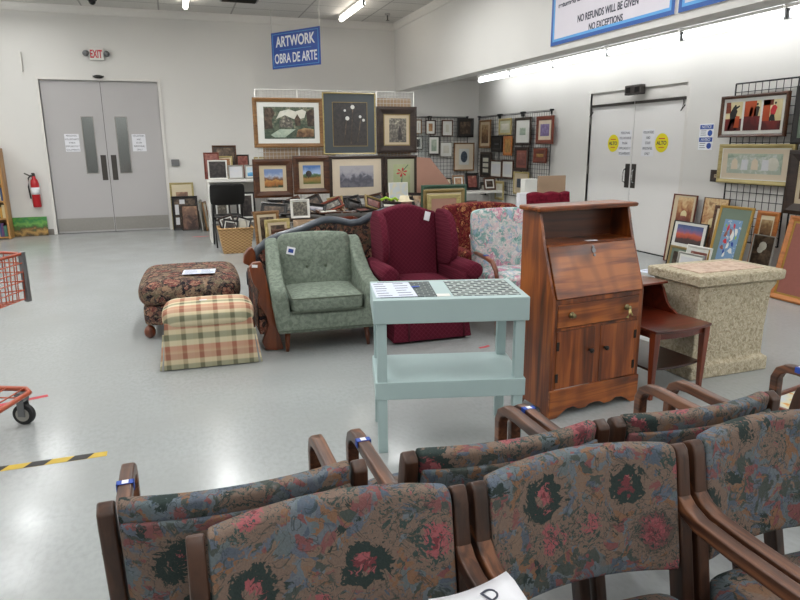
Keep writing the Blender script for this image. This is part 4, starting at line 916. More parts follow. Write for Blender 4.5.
tx = text('D', .032, 'ink', t, .035, 0, 0, width=.028); tx.rotation_euler = (-PI/2, 0, 0); tx.rotation_euler = Euler((PI/2*-1, 0, 0)); tx.location = (.03, .045, .006)
tx.rotation_euler = (Matrix.Rotation(R(20), 3, 'Z') @ Matrix.Rotation(-PI/2, 3, 'X')).to_euler()

# ------------------------------------------------------------------ mint table
t = thing('mint_table', 'pale mint two-tier table with dark mosaic insets on top', 'table', (1.262, 2.95, 0), R(-14.6))
MB().b(-.378, .378, -.222, .222, .672, .79).build('tabletop', 'mint', t, bev=.004)
MB().b(-.372, .372, -.218, .218, .285, .375).build('lower_shelf', 'mint', t, bev=.004)
for sx_ in (-1, 1):
    for sy_ in (-1, 1): MB().b(sx_*.338-.024, sx_*.338+.024, sy_*.188-.024, sy_*.188+.024, 0, .672).build('leg', 'mint', t, bev=.003)
MB().b(-.34, -.065, -.17, .18, .7901, .7925).build('mosaic_inset', 'mosaic_dark', t)
MB().b(.015, .345, -.17, .18, .7901, .7925).build('mosaic_inset', 'mosaic_light', t)
MB().b(-.065, .0, -.17, -.12, .7901, .7925).build('paint_chip', 'white_paint', t)
def paper_sheet(lb, loc, rz, w_, h_, lines=5, cols=1, name='paper_sheet', m='paper_blue'):
    t = thing(name, lb, 'paper', loc, rz)
    q = MB(); q.b(-w_/2, w_/2, -h_/2, h_/2, 0, .0015); q.build('sheet', m, t)
    q = MB()
    for i in range(lines):
        for c_ in range(cols):
            x0 = -w_/2+w_*(c_+.12)/cols; y = h_/2-h_*(i+.6)/(lines+.2)
            q.b(x0, x0+w_/cols*random.uniform(.5, .78), y-.005, y+.005, .0015, .0019)
    q.build('printed_lines', 'ink', t); return t
c0 = Vector((1.262, 2.95, 0)); Rz = Matrix.Rotation(R(-14.6), 3, 'Z')
paper_sheet('printed white sheet on the left end of the mint table', tuple(c0+Rz @ Vector((-.268, -.01, .7935))), R(-14.6+3), .20, .33, 6, 2)
paper_sheet('second printed sheet partly under another on the mint table', tuple(c0+Rz @ Vector((-.20, -.05, .7927))), R(-14.6-6), .16, .2, 4, 2) if 0 else None
t = tag(MB().b(-.02, .02, -.012, .012, 0, .001).build('blue_tape', 'tag_blue', None, loc=tuple(c0+Rz @ Vector((-.15, .04, .7955)))), 'small piece of blue tape holding paper on the mint table', 'tape')

# ------------------------------------------------------------------ secretary desk
def secretary():
    W_, D_ = .655, .30; w2 = W_/2
    t = thing('secretary_desk', 'tall cedar secretary desk with slanted lid, drawer and two cupboard doors', 'desk', (2.197, 2.945, 0), R(6.5))
    prof = [(0, 0), (0, .68), (.05, .82), (.105, .97), (.155, 1.145), (D_, 1.145), (D_, .05), (D_-.04, 0), (D_-.07, .04), (.08, .04), (.05, 0)]
    for s in (-1, 1): MB().prism(prof, s*w2, s*(w2-.02), 'yz').build('side_panel', 'cedar_z', t, bev=.002)
    q = MB(); q.loft([[(sx_*(w2+o_), y, z) for sx_, y in ((-1, .135-o_), (1, .135-o_), (1, D_+.005), (-1, D_+.005))] for o_, z in ((.004, 1.146), (.018, 1.15), (.022, 1.16), (.022, 1.168), (.012, 1.174))]); q.build('top_board', 'cedar_x', t)
    MB().b(-w2+.02, w2-.02, D_-.015, D_, .05, 1.145).build('back_panel', 'cedar_dark', t)
    MB().b(-w2+.02, w2-.02, .10, D_-.015, .955, .972).build('cubby_shelf', 'cedar_x', t)
    MB().b(-w2+.02, w2-.02, .02, D_-.015, .662, .68).build('writing_shelf', 'cedar_x', t)
    # lid
    a = Vector((0, -.002, .684)); b_ = Vector((0, .096, .958)); d = (b_-a); n_ = Vector((0, -d.z, d.y)).normalized()
    def onl(x, k, o_=0): p = a+d*k+n_*o_; return (x, p.y, p.z)
    q = MB(); q.loft([[onl(-w2+.022, 0, o_), onl(w2-.022, 0, o_), onl(w2-.022, 1, o_), onl(-w2+.022, 1, o_)] for o_ in (-.012, .006)]); lid = q.build('writing_lid', 'cedar_x', t, bev=.003)
    q = MB(); c_ = onl(0, .86, .007); q.cyl(c_, tuple(Vector(c_)+n_*.003), .014, seg=12); q.cyl(onl(0, .93, .007), tuple(Vector(onl(0, .93, .007))+n_*.004), .008); q.cyl(onl(0, .77, .007), tuple(Vector(onl(0, .77, .007))+n_*.004), .008); q.build('keyhole_plate', 'grey_metal', lid)
    # face frame
    q = MB(); q.b(-w2+.02, w2-.02, 0, .018, .655, .68); q.b(-w2+.02, w2-.02, 0, .018, .505, .52); q.b(-w2+.02, -w2+.035, 0, .018, .16, .655); q.b(w2-.035, w2-.02, 0, .018, .16, .655); q.b(-.035, .035, .0, .018, .165, .505); q.build('face_frame', 'cedar_z', t)
    dr = MB().b(-w2+.036, w2-.036, -.004, .016, .523, .652).build('drawer', 'cedar_x', t, bev=.003)
    for s in (-1, 1):
        k_ = MB(); k_.lathe([(.0, 0), (.016, .0), (.018, .004), (.007, .008), (.007, .016), (.014, .022), (.012, .028), (0, .03)], seg=14); k_.build('knob', 'brass', dr, smooth=True, loc=(s*.2, -.004, .59), rot=(PI/2, 0, 0))
    q = MB(); q.tube([(.2, -.03, .585), (.195, -.036, .56), (.185, -.03, .535)], [.008, .005, .009]); q.tube([(.2, -.03, .585), (.21, -.034, .56), (.222, -.03, .545)], .004); q.build('tassel', 'tassel', dr, smooth=True)
    for s in (-1, 1):
        x0, x1_ = sorted((s*.02, s*(w2-.036)))
        dd = MB().b(x0+(.0 if s < 0 else .0), x1_, -.003, .014, .168, .502).build('door', 'cedar_z', t, bev=.003)
        k_ = MB(); k_.lathe([(0, 0), (.008, 0), (.007, .012), (.014, .018), (.013, .026), (0, .028)], seg=12); k_.build('knob', 'iron', dd, smooth=True, loc=(s*.055, -.003, .37), rot=(PI/2, 0, 0))
        for z in (.42, .235): MB().b(s*(w2-.045)-.009, s*(w2-.045)+.009, -.006, -.002, z-.025, z+.025).build('hinge', 'iron', dd)
    pts = [(-w2, 0), (-w2, .165), (w2, .165), (w2, 0), (w2-.05, 0), (w2-.08, .02), (w2-.12, .045), (w2-.17, .05), (.12, .03), (.07, .028), (.04, .045), (0, .05), (-.04, .045), (-.07, .028), (-.12, .03), (-w2+.17, .05), (-w2+.12, .045), (-w2+.08, .02), (-w2+.05, 0)]
    MB().prism(pts, -.014, .004, 'xz').build('scalloped_skirt', 'cedar_x', t, bev=.003)
    return t
secretary()
tag(MB().b(-.035, .035, -.015, .015, 0, .002).build('paper_slip', 'paper', None, loc=(2.19, 3.05, .9735)), 'small white paper slip on the ledge inside the wooden desk', 'paper')

# ------------------------------------------------------------------ step end table
t = thing('step_table', 'dark mahogany step end table between the wooden desk and the stone box', 'table', (2.80, 2.93, 0), R(5))
hw = .205
q = [(-hw-.02, 0)]+[(-hw-.02+(2*hw+.04)*i/10, -.028*math.sin(PI*i/10)-.0) for i in range(1, 10)]+[(hw+.02, 0), (hw+.02, .62), (-hw-.02, .62)]
MB().prism(q, .42, .438, 'xy').build('tabletop', 'mahogany', t, bev=.004)
q2 = [(-hw+.01, .03)]+[(-hw+.01+(2*hw-.02)*i/10, .03-.028*math.sin(PI*i/10)) for i in range(1, 10)]+[(hw-.01, .03), (hw-.01, .6), (-hw+.01, .6)]
MB().prism(q2, .375, .42, 'xy').build('apron', 'mahogany', t)
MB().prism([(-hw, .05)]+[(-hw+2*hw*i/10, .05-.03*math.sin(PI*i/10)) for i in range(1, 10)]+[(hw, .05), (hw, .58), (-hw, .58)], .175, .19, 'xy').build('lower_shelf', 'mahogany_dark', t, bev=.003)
for sx_ in (-1, 1):
    for y in (.03, .59): MB().loft([[(sx_*(hw-.005)+a*k_, y+b_*k_, z) for a, b_ in ((-1, -1), (1, -1), (1, 1), (-1, 1))] for k_, z in ((.012, 0), (.022, .375), (.022, .42))]).build('leg', 'mahogany_z', t, bev=.003)
    MB().prism([(.24, .438), (.27, .46), (.30, .47), (.33, .50), (.35, .54), (.37, .585), (.40, .615), (.62, .615), (.62, .438)], sx_*hw, sx_*(hw-.018), 'yz').build('step_side', 'mahogany', t, bev=.002)
MB().b(-hw-.015, hw+.015, .36, .63, .615, .631).build('upper_tier', 'mahogany', t, bev=.004)
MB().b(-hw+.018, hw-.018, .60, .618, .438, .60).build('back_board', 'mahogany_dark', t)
pc = atZ(656, 271, .634)
paper_sheet('white price sheet on the upper tier of the mahogany step table', (pc.x, pc.y, .6325), R(12), .22, .17, 3, 1)

# ------------------------------------------------------------------ stone effect box
t = thing('stone_box', 'cream stone-textured storage box with a flat overhanging lid', 'box', (3.385, 3.12, 0), R(1))
MB().loft([[(sx_*(.33+o_), .2+sy_*(.205+o_), z) for sx_, sy_ in ((-1, -1), (1, -1), (1, 1), (-1, 1))] for o_, z in ((.0, 0), (.0, .09), (-.03, .105), (-.03, .3), (-.02, .55), (0, .60), (0, .62))]).build('body', 'stone', t, bev=.012, seg=3)
MB().loft([[(sx_*(.33+o_), .2+sy_*(.205+o_), z) for sx_, sy_ in ((-1, -1), (1, -1), (1, 1), (-1, 1))] for o_, z in ((.012, .622), (.027, .632), (.030, .685), (.022, .695))]).build('lid', 'stone', t, bev=.004, seg=2)
MB().b(-.27, .27, .06, .34, .694, .70).build('lid_inlay', 'stone_inlay', t, bev=.002)

# ------------------------------------------------------------------ green armchair
def green_chair():
    t = thing('green_armchair', 'sage green upholstered armchair with button back and tapered wooden legs', 'armchair', (1.0, 4.52, 0), R(-3))
    MB().b(-.33, .33, .0, .72, .165, .31).build('seat_base', 'green_damask', t, bev=.02, seg=3)
    pr = [(0, .165), (-.005, .40), (.0, .475), (.04, .505), (.12, .515), (.22, .53), (.34, .575), (.46, .65), (.56, .73), (.64, .775), (.70, .78), (.76, .76), (.78, .5), (.76, .165)]
    for s in (-1, 1):
        q = MB(); rings = []
        for k_, o_ in ((0, -.0), (1, 0)):
            xs = .37 if k_ else .255
            rings.append([(s*(xs+(.045*max(0, min(1, (z-.165)/.33))*(1-.75*min(1, y/.7)) if k_ or z > .3 else 0)+(.015*(y/.7) if not k_ else 0)), y, z) for y, z in pr])
        q.loft(rings); q.build('arm', 'green_damask', t, bev=.022, seg=3)
    soft((0, .27, .375), (.535, .56, .125), 'seat_cushion', 'green_damask', t, .035, .012, seg=8)
    q = MB()
    for z in (.325, .425): q.tube([(-.255, .55, z), (-.262, .0, z), (-.25, -.012, z), (.25, -.012, z), (.262, 0, z), (.255, .55, z)], .005, 6)
    q.build('piping', 'welt_grey', t, smooth=True)
    def pin(bm):
        for v in bm.verts:
            for bx_ in (-.075, .075):
                d = math.hypot(v.co.x-bx_, v.co.z+.035)
                if v.co.y < 0: v.co.y += .028*math.exp(-(d/.035)**2)
    soft((0, .60, .585), (.57, .15, .46), 'back_cushion', 'green_damask', t, .04, .02, rot=(-.2, 0, 0), seg=16, pinch=pin)
    for x in (-.075, .075): MB().sph((0, 0, 0), (.012, .006, .012), 10).build('button', 'welt_grey', t, smooth=True, loc=(x, .512, .567))
    MB().b(-.33, .33, .66, .74, .165, .70).build('back_frame', 'green_damask', t, bev=.02, seg=3)
    q = MB(); q.tube([(-.37, -.006, .19), (.37, -.006, .19)], .004, 6); q.build('seam', 'welt_grey', t, smooth=True)
    for x, y in ((-.29, .13), (.31, .13), (-.29, .66), (.31, .66)):
        MB().cyl((x, y, .17), (x*1.04, y-.02 if y < .3 else y+.02, 0), .024, .013, 14).build('leg', 'walnut', t, smooth=True)
    g = MB().box((0, 0, 0), (.065, .002, .06)).build('price_tag', 'paper', t, loc=(-.20, .495, .70), rot=(-.2, .25, 0))
    MB().box((0, -.0015, 0), (.04, .001, .03)).build('printed_label', 'ink_blue', g)
green_chair()

# ------------------------------------------------------------------ burgundy wing chair
def wing_chair():
    t = thing('wing_chair', 'burgundy quilted wing chair with rolled arms and skirt', 'armchair', (1.82, 4.5, 0), R(-1))
    q = MB(); rings = []
    for z, o_ in ((.02, .012), (.12, .0), (.25, -.01), (.32, -.01)):
        pts = []
        x, y0_, y1_ = .315+o_, -.0-o_, .66
        for (ax, ay), (bx_, by_) in (((-x, y0_), (x, y0_)), ((x, y0_), (x, y1_)), ((x, y1_), (-x, y1_)), ((-x, y1_), (-x, y0_))):
            for i in range(8): pts.append((ax+(bx_-ax)*i/8, ay+(by_-ay)*i/8, z))
        rings.append(pts)
    q.loft(rings); q.build('skirt', 'burgundy', t, bev=.006)
    MB().tube([(-.2, -.014, .02), (-.2, -.012, .26)], .006).tube([(.26, -.014, .02), (.26, -.012, .26)], .004).build('skirt_pleat', 'burg_welt', t, smooth=True)
    soft((0, .25, .385), (.48, .56, .14), 'seat_cushion', 'burgundy', t, .045, .02, seg=8)
    for s in (-1, 1):
        q = MB(); rings = []
        for y, rr in ((-.02, .045), (-.012, .066), (.1, .068), (.35, .062), (.58, .055)):
            rings.append([(s*(.325+.02*(1-y/.6))+rr*math.cos(2*PI*k/16)*(1.05), y, .545+rr*math.sin(2*PI*k/16)) for k in range(16)])
        q.loft(rings); q.build('rolled_arm', 'burgundy', t, smooth=True)
        MB().b(min(s*.26, s*.335), max(s*.26, s*.335), -.0, .62, .28, .53).build('arm_panel', 'burgundy', t, bev=.02, seg=3)
        MB().b(-.25, .25, .56, .66, .28, .62).build('rear_panel', 'burgundy', t, bev=.02) if s > 0 else None
        pr = [(.60, .50), (.32, .54), (.26, .62), (.245, .72), (.28, .82), (.32, .90), (.38, .955), (.48, .985), (.60, .98), (.68, .90), (.64, .50)]
        q = MB(); rings = []
        for k_ in (0, .3, .7, 1):
            ins = .012 if k_ in (0, 1) else 0
            cy_, cz_ = .47, .77
            rings.append([(s*(.25+.06*k_+.03*(.66-y)), cy_+(y-cy_)*(1-ins*3), cz_+(z-cz_)*(1-ins*3)) for y, z in pr])
        q.loft(rings); q.build('wing', 'burgundy', t, bev=.012, seg=3)
    # camel back
    n = 14; top = [(-.262+.524*i/n, .95+.065*math.sin(PI*i/n)**1.2) for i in range(n+1)]
    outl = [(-.245, .40)]+[(x, z) for x, z in top]+[(.245, .40)]
    q = MB(); rings = []
    for yo, k_ in ((-.055, .965), (-.035, .995), (.05, 1.0), (.075, .97)):
        rings.append([(x*k_, .565+yo+(z-.4)*.2, .7+(z-.7)*k_) for x, z in outl])
    q.loft(rings); q.build('backrest', 'burgundy', t, bev=.012, seg=3)
    for x, y in ((-.28, .08), (.28, .08), (-.28, .6), (.28, .6)): MB().b(x-.02, x+.02, y-.02, y+.02, 0, .05).build('leg', 'walnut', t)
    MB().box((0, 0, 0), (.05, .003, .075)).build('price_tag', 'paper', t, loc=(.165, .575, .92), rot=(-.2, .3, 0))
wing_chair()

# ------------------------------------------------------------------ pink floral chair with wooden arms
def pink_chair():
    t = thing('floral_armchair', 'pink and aqua floral armchair with curved wooden arms, beside the wooden desk', 'armchair', (2.655, 4.47, 0), R(-3))
    soft((0, .50, .70), (.60, .11, .53), 'backrest', 'pink_floral', t, .032, .012, rot=(-.16, 0, 0), seg=9)
    soft((0, .24, .42), (.54, .52, .12), 'seat', 'pink_floral', t, .04, .015, seg=8)
    for s in (-1, 1):
        MB().tube([(s*.29, .52, .60), (s*.295, .4, .605), (s*.30, .2, .60), (s*.30, .08, .585), (s*.30, .01, .53), (s*.295, -.005, .45), (s*.29, .0, .2), (s*.285, .0, 0)], [.014, .018, .021, .021, .02, .018, .017, .014], 10).build('wooden_arm', 'walnut', t, smooth=True)
        MB().tube([(s*.26, .56, 0), (s*.27, .5, .35), (s*.29, .56, .75)], .018, 8).build('rear_leg', 'walnut', t, smooth=True)
    MB().b(-.27, .27, .0, .5, .31, .36).build('seat_frame', 'walnut', t, bev=.006)
    MB().b(-.3005-.02, -.3005+.02, .2, .23, .618, .623).build('blue_tape', 'tag_blue', t)
pink_chair()
def red_chair():
    t = thing('patterned_armchair', 'dark red patterned armchair with arched back behind the floral armchair', 'armchair', (2.80, 5.12, 0), R(-2))
    n = 12; outl = [(-.40, .35), (-.43, .6), (-.44, .8), (-.41, .89)]+[(-.36+.72*i/n, .928+.03*math.sin(PI*i/n)) for i in range(n+1)]+[(.41, .89), (.44, .8), (.43, .6), (.40, .35)]
    q = MB(); q.loft([[(x*k_, .55+yo+(z-.35)*.15, .6+(z-.6)*k_) for x, z in outl] for yo, k_ in ((-.06, .95), (-.04, .99), (.06, 1), (.08, .97))]); q.build('backrest', 'red_pattern', t, bev=.015, seg=3)
    soft((0, .27, .36), (.62, .6, .18), 'seat', 'red_pattern', t, .05, .02, seg=6)
    for s in (-1, 1): soft((s*.37, .3, .38), (.12, .6, .4), 'arm', 'red_pattern', t, .05, .01, seg=6)
    for x in (-.36, .36):
        for y in (.06, .6): MB().cyl((x, y, .2), (x, y, 0), .022, .014).build('leg', 'walnut', t)
red_chair()
def tufted_chair():
    t = thing('tufted_chair', 'dark red tufted-back chair showing above the wooden desk', 'chair', (3.79, 5.7, 0), 0)
    n = 24; outl = [(-.25, .5)]+[(-.25+.5*i/n, .99+.018*abs(math.sin(PI*2.5*i/n+.0))) for i in range(n+1)]+[(.25, .5)]
    q = MB(); q.loft([[(x*k_, .33+yo+(z-.5)*.12, .75+(z-.75)*k_) for x, z in outl] for yo, k_ in ((-.05, .94), (-.03, .99), (.03, 1), (.045, .97))]); q.build('backrest', 'red_velvet', t, bev=.012, seg=3)
    soft((0, .08, .44), (.5, .5, .11), 'seat', 'red_velvet', t, .04, .015, seg=6)
    for x in (-.21, .21):
        for y in (-.13, .3): MB().cyl((x, y, .4), (x, y, 0), .022, .014).build('leg', 'walnut', t)
    for i in range(5): MB().sph((-.2+.1*i, .34, .93), (.008, .005, .008), 8).build('button', 'burg_welt', t)
tufted_chair()
a, b_ = atY(539, 176, 8.0), atY(566, 176, 8.0)
tag(MB().b(-(b_.x-a.x)/2, (b_.x-a.x)/2, -.02, .02, 0, a.z).build('cardboard_panel', 'tan_board', None, bev=.003, loc=((a.x+b_.x)/2, 8.0, 0), rot=(-.02, 0, 0)), 'plain brown cardboard panel standing behind the dark red tufted chair', 'cardboard')
a, b_ = atY(523, 179, 7.8), atY(535, 179, 7.8)
tag(MB().b(-(b_.x-a.x)/2, (b_.x-a.x)/2, -.06, .06, 0, a.z).build('white_box', 'white_mat', None, bev=.004, loc=((a.x+b_.x)/2, 7.8, 0)), 'tall narrow white box standing left of the brown cardboard panel', 'box')
a, b_ = atY(518, 193, 7.6), atY(530, 193, 7.6)
tag(MB().b(-(b_.x-a.x)/2, (b_.x-a.x)/2, -.04, .04, 0, a.z).build('white_box', 'paper', None, bev=.004, loc=((a.x+b_.x)/2, 7.6, 0)), 'shorter white box in front of the tall narrow white one', 'box')

# ------------------------------------------------------------------ sofa back with grey wavy rail
def sofa():
    t = thing('camelback_sofa', 'floral tapestry sofa with wavy blue-grey back rail and carved brown side panel', 'sofa', (0, 0, 0), 0)
    Y = 5.42
    px_ = [(251, 282), (250, 270), (252, 257), (258, 247), (267, 239.5), (278, 234), (290, 230.5), (302, 226.5), (313, 221.5), (322, 218.3), (331, 217), (340, 218.5), (350, 221), (360, 219.5), (370, 214), (384, 209), (400, 207), (420, 210)]
    pts = [atY(x, y+2.5, Y) for x, y in px_]
    MB().tube([(p.x, Y, p.z) for p in pts], .034, 10).build('wavy_rail', 'grey_lacquer', t, smooth=True)
    q = MB(); xs = [(p.x, p.z) for p in pts]
    out = [(x, z-.01) for x, z in xs]+[(xs[-1][0], .15), (xs[0][0]+.0, .15)]
    q.prism(out, Y-.02, Y+.10, 'xz'); q.build('upholstered_back', 'tapestry_dark', t, bev=.01)
    w_ = [(243, 262), (247, 254), (252, 248), (254, 262), (262, 262), (266, 276), (271, 300), (277, 325), (284, 349), (270, 351.5), (262, 347), (263, 335), (268, 325), (264, 313), (257, 302), (259, 292), (252, 283), (249, 272)]
    w_ = [(249, 268), (253, 263), (261, 262), (266, 276), (271, 300), (277, 325), (284, 349), (277, 352), (266, 350), (262.5, 343), (266, 333), (268.5, 325), (266, 316), (258, 304), (259.5, 292), (253, 283)]
    Yp = 4.70
    v_ = [atY(x, y, Yp) for x, y in w_]
    MB().prism([(p.x, max(p.z, .0)) for p in v_], Yp, Yp+.05, 'xz').build('carved_front_panel', 'walnut', t, bev=.006)
    MB().b(.52, .585, Yp+.05, Y, .12, .52).build('side_panel', 'tapestry_dark', t, bev=.01)
    v_ = [atY(x, y, Y-.04) for x, y in ((243, 263), (244, 255), (248, 249), (252, 247), (255, 252), (256, 262), (250, 266))]
    MB().prism([(p.x, p.z) for p in v_], Y-.06, Y+.02, 'xz').build('scroll_finial', 'walnut', t, bev=.01)
    MB().b(.5, .56, Y-.0, Y+.08, 0, .16).b(2.0, 2.06, Y-.0, Y+.08, 0, .16).build('rear_leg', 'walnut', t)
    MB().box((0, 0, 0), (.04, .002, .02)).build('price_sticker', 'paper', t, loc=(.505, Yp-.003, .655), rot=(0, .1, 0))
sofa()
# ------------------------------------------------------------------ ottomans
t = thing('floral_ottoman', 'large tapestry ottoman with flowers in brown and navy behind the plaid one', 'ottoman', (.07, 5.78, 0), R(-2))
soft((0, 0, .36), (.78, .98, .20), 'cushion_top', 'tapestry', t, .08, .02, seg=10)
soft((0, 0, .19), (.74, .94, .18), 'base', 'tapestry', t, .04, .01, seg=8)
for sx_ in (-1, 1):
    for sy_ in (-1, 1): MB().sph((sx_*.335, sy_*.41, .055), (.045, .045, .055), 14).build('bun_foot', 'walnut', t, smooth=True)
paper_sheet('printed white sheet lying on the large floral ottoman', (.14, 5.55, .487), R(-6), .26, .20, 4, 2)
t = thing('plaid_ottoman', 'small plaid ottoman in green, red and cream with a flared skirt', 'ottoman', (.16, 4.70, 0), R(-2.5))
def crown(q, p): return q
soft((0, 0, .35), (.60, .42, .15), 'cushion_top', 'plaid', t, .06, .015, seg=10)
q = MB(); rings = []
for z, o_ in ((.006, .022), (.1, .014), (.2, .006), (.30, .0), (.33, -.004)):
    x, y = .297+o_, .205+o_; pts = []
    for (ax, ay), (bx_, by_) in (((-x, -y), (x, -y)), ((x, -y), (x, y)), ((x, y), (-x, y)), ((-x, y), (-x, -y))):
        for i in range(10): pts.append((ax+(bx_-ax)*i/10, ay+(by_-ay)*i/10, z))
    rings.append(pts)
q.loft(rings); q.build('skirt', 'plaid', t, bev=.004)
for s in (-1, 1): MB().loft([[(s*(.30+o_), -.21-o_*.4+dy, z) for dy in (0, .02)]+[(s*(.30+o_)+s*.012, -.205-o_*.4+dy, z) for dy in (.02, 0)] for z, o_ in ((.006, .035), (.1, .02), (.25, .0))]).build('corner_pleat', 'plaid', t)
MB().b(-.025, .025, -.012, .012, 0, .0015).build('price_sticker', 'paper', t, loc=(-.03, -.03, .4415))

# ------------------------------------------------------------------ right wall: grids and pictures
WX = XW-.08
grid_panel('black wire grid on the right wall behind the panoramic picture', .80, 1.75, (WX, 5.60, 0), -PI/2, 'black_wire', z0=.4, group='black wall grids right of the double door', r=.004, step=.09)
grid_panel('black wire grid on the right wall at the right edge of the picture', .80, 1.75, (WX, 4.72, 0), -PI/2, 'black_wire', z0=.4, group='black wall grids right of the double door', r=.004, step=.09)
PX = WX-.02
def pan(x0, x1_): return [[(x0, 0), (x1_, 0), (x1_, 1), (x0, 1)]]
t = hangX('dancers_picture', 'three-panel picture of dancing figures in a dark frame on the right wall', (722.5, 94, 789, 137), PX-.02, .035, 'frame_brown', mat='white_mat', artm='cream_wall', mw=.04, d=.05, shapes=[
    ('red_floor', 'crimson_floor', [[(0, 0), (.31, 0), (.31, .42), (0, .42)], [(.35, 0), (.64, 0), (.64, .48), (.35, .48)], [(.68, 0), (1, 0), (1, .3), (.68, .3)]]),
    ('orange_panel', 'orange_wall', [[(.35, .48), (.56, .48), (.56, 1), (.35, 1)], [(.68, .2), (.80, .2), (.80, 1), (.68, 1)], [(.17, .1), (.27, .1), (.27, .5), (.2, .52)]]),
    ('dark_corner', 'frame_red', [[(0, .62), (.1, .62), (.08, 1), (0, 1)], [(.68, .82), (.85, .82), (.85, 1), (.68, 1)]]),
    ('musician', 'black', [[(.06, .05), (.1, .03), (.14, .3), (.19, .02), (.24, .02), (.19, .45), (.22, .68), (.2, .75), (.26, .84), (.25, .88), (.18, .82), (.15, .86), (.13, .8), (.08, .6), (.09, .4)], ('c', .175, .86, .045)]),
    ('couple', 'frame_dark', [[(.5, .03), (.54, .03), (.55, .35), (.59, .06), (.62, .06), (.60, .5), (.62, .78), (.58, .82), (.54, .78), (.52, .5)], ('c', .575, .88, .045)]),
    ('dress', 'ochre', [[(.36, .1), (.42, .06), (.5, .12), (.49, .5), (.51, .75), (.47, .8), (.44, .6), (.43, .4)], ('c', .475, .82, .04)]),
    ('walker', 'black', [[(.69, .04), (.73, .04), (.83, .32), (.87, .04), (.93, .06), (.88, .5), (.83, .55), (.80, .4)], ('c', .885, .88, .04)]),
    ('red_shirt', 'red', [[(.82, .5), (.89, .5), (.92, .74), (.88, .82), (.84, .8), (.81, .65)]]),
    ('divider', 'white_mat', [[(.31, 0), (.35, 0), (.35, 1), (.31, 1)]]), ('divider', 'white_mat', [[(.64, 0), (.68, 0), (.68, 1), (.64, 1)]])])
hangX('panoramic_picture', 'long panorama of pastel cafes with wide mat in a gold bamboo frame', (719.5, 144, 795, 184.5), PX-.02, .045, 'bamboo', mat='pale_pink_mat', artm='frenchcafe', inner=(.13, .86, .24, .74), d=.035, lip=('white_mat', .01), shapes=[
    ('awning', 'pale_pink_mat', [[(.08+.19*k, .2), (.09+.19*k, .62), (.14+.19*k, .78), (.2+.19*k, .64), (.21+.19*k, .2)] for k in (0, 2)]),
    ('facade', 'blue_print', [[(.08+.19*k, .18), (.09+.19*k, .7), (.2+.19*k, .7), (.21+.19*k, .18)] for k in (1, 3)]),
    ('oval_shop', 'pale', [[(.84+.11*math.cos(k*PI/8), .5+.32*math.sin(k*PI/8)) for k in range(16)]]),
    ('foliage', 'green_soft', [[(0, .75), (0, 1), (.3, 1), (.2, .85)], [(.5, .88), (.55, 1), (.75, 1), (.7, .84)], [(.9, .9), (.9, 1), (1, 1), (1, .1), (.96, .5)]])])
hangX('framed_picture', 'dark-framed picture edge behind the gold bamboo frame on the right wall', (711.5, 170, 728, 182), PX+.02, .05, 'frame_dark', mat='beige_mat', artm='brownmix', mw=.02)
hangX('framed_picture', 'picture in a dark green-black frame at the upper right edge', (795, 84, 840, 144), PX-.03, .06, 'black_frame', mat='green_mat', artm='green_soft', mw=.06)
hangX('framed_picture', 'heavy dark brown frame at the right edge above the large gold one', (788.5, 150, 840, 216), PX-.03, .11, 'frame_dark', mat='beige_mat', artm='sepia', mw=.06, d=.05)
def leanX(name, label, x0, x1_, ytop, X, *a, zb=0, lean=.14, **kw):
    """stands on the floor (or on zb) and leans on the right wall"""
    ym = ytop+20; Y0, Y1 = atX(x0, ym, X).y, atX(x1_, ym, X).y; zt = atX((x0+x1_)/2, ytop, X).z
    return picture(name, label, Y0-Y1, (zt-zb)/math.cos(lean), *a, loc=(X-(zt-zb)*math.tan(lean), (Y0+Y1)/2, zb), rz=-PI/2, rx=-lean, **kw)
leanX('framed_picture', 'tall painting of a child in a hat, leftmost by the double door', 673.5, 697, 194.5, 6.13, .015, 'frame_red', mat='beige_mat', artm='hatgirl', inner=(.22, .86, .04, .42), lean=.1, shapes=[('hat', 'cream_wall', [('c', .5, .35, .16)]), ('dress', 'rosy', [[(.2, 0), (.8, 0), (.65, .3), (.35, .3)]])])
leanX('canvas_picture', 'tall beige and brown canvas of a hatted figure, left of the green-matted one', 704, 729, 198, 6.10, .008, 'frame_brown', artm='hatgirl', mw=0, lean=.1, shapes=[('hat', 'cream_wall', [('c', .45, .66, .07)])])
leanX('framed_picture', 'brown frame with cream mat tucked left behind the green-matted picture', 714.5, 735, 206, 6.03, .035, 'frame_brown', mat='cream_mat', artm='pale', mw=.05, lean=.12)
leanX('framed_picture', 'sunset desert photograph with pale mat in a thin black frame', 674, 708, 222, 5.95, .012, 'black_frame', mat='white_mat', artm='sunset', inner=(.12, .88, .08, .48), lean=.15)
leanX('framed_picture', 'orange wooden frame with small portrait behind the green-matted picture', 757, 779, 211, 6.05, .05, 'frame_orange', mat='cream_mat', artm='sepia', inner=(.25, .75, .12, .35), lean=.12)
leanX('framed_picture', 'grey still life picture leaning right of the green-matted one', 753, 775, 235, 5.9, .012, 'silver_frame', artm='brownmix', mw=0, lean=.14, shapes=[('stone_shape', 'pale', [('c', .5, .8, .09), ('c', .4, .72, .07)])])
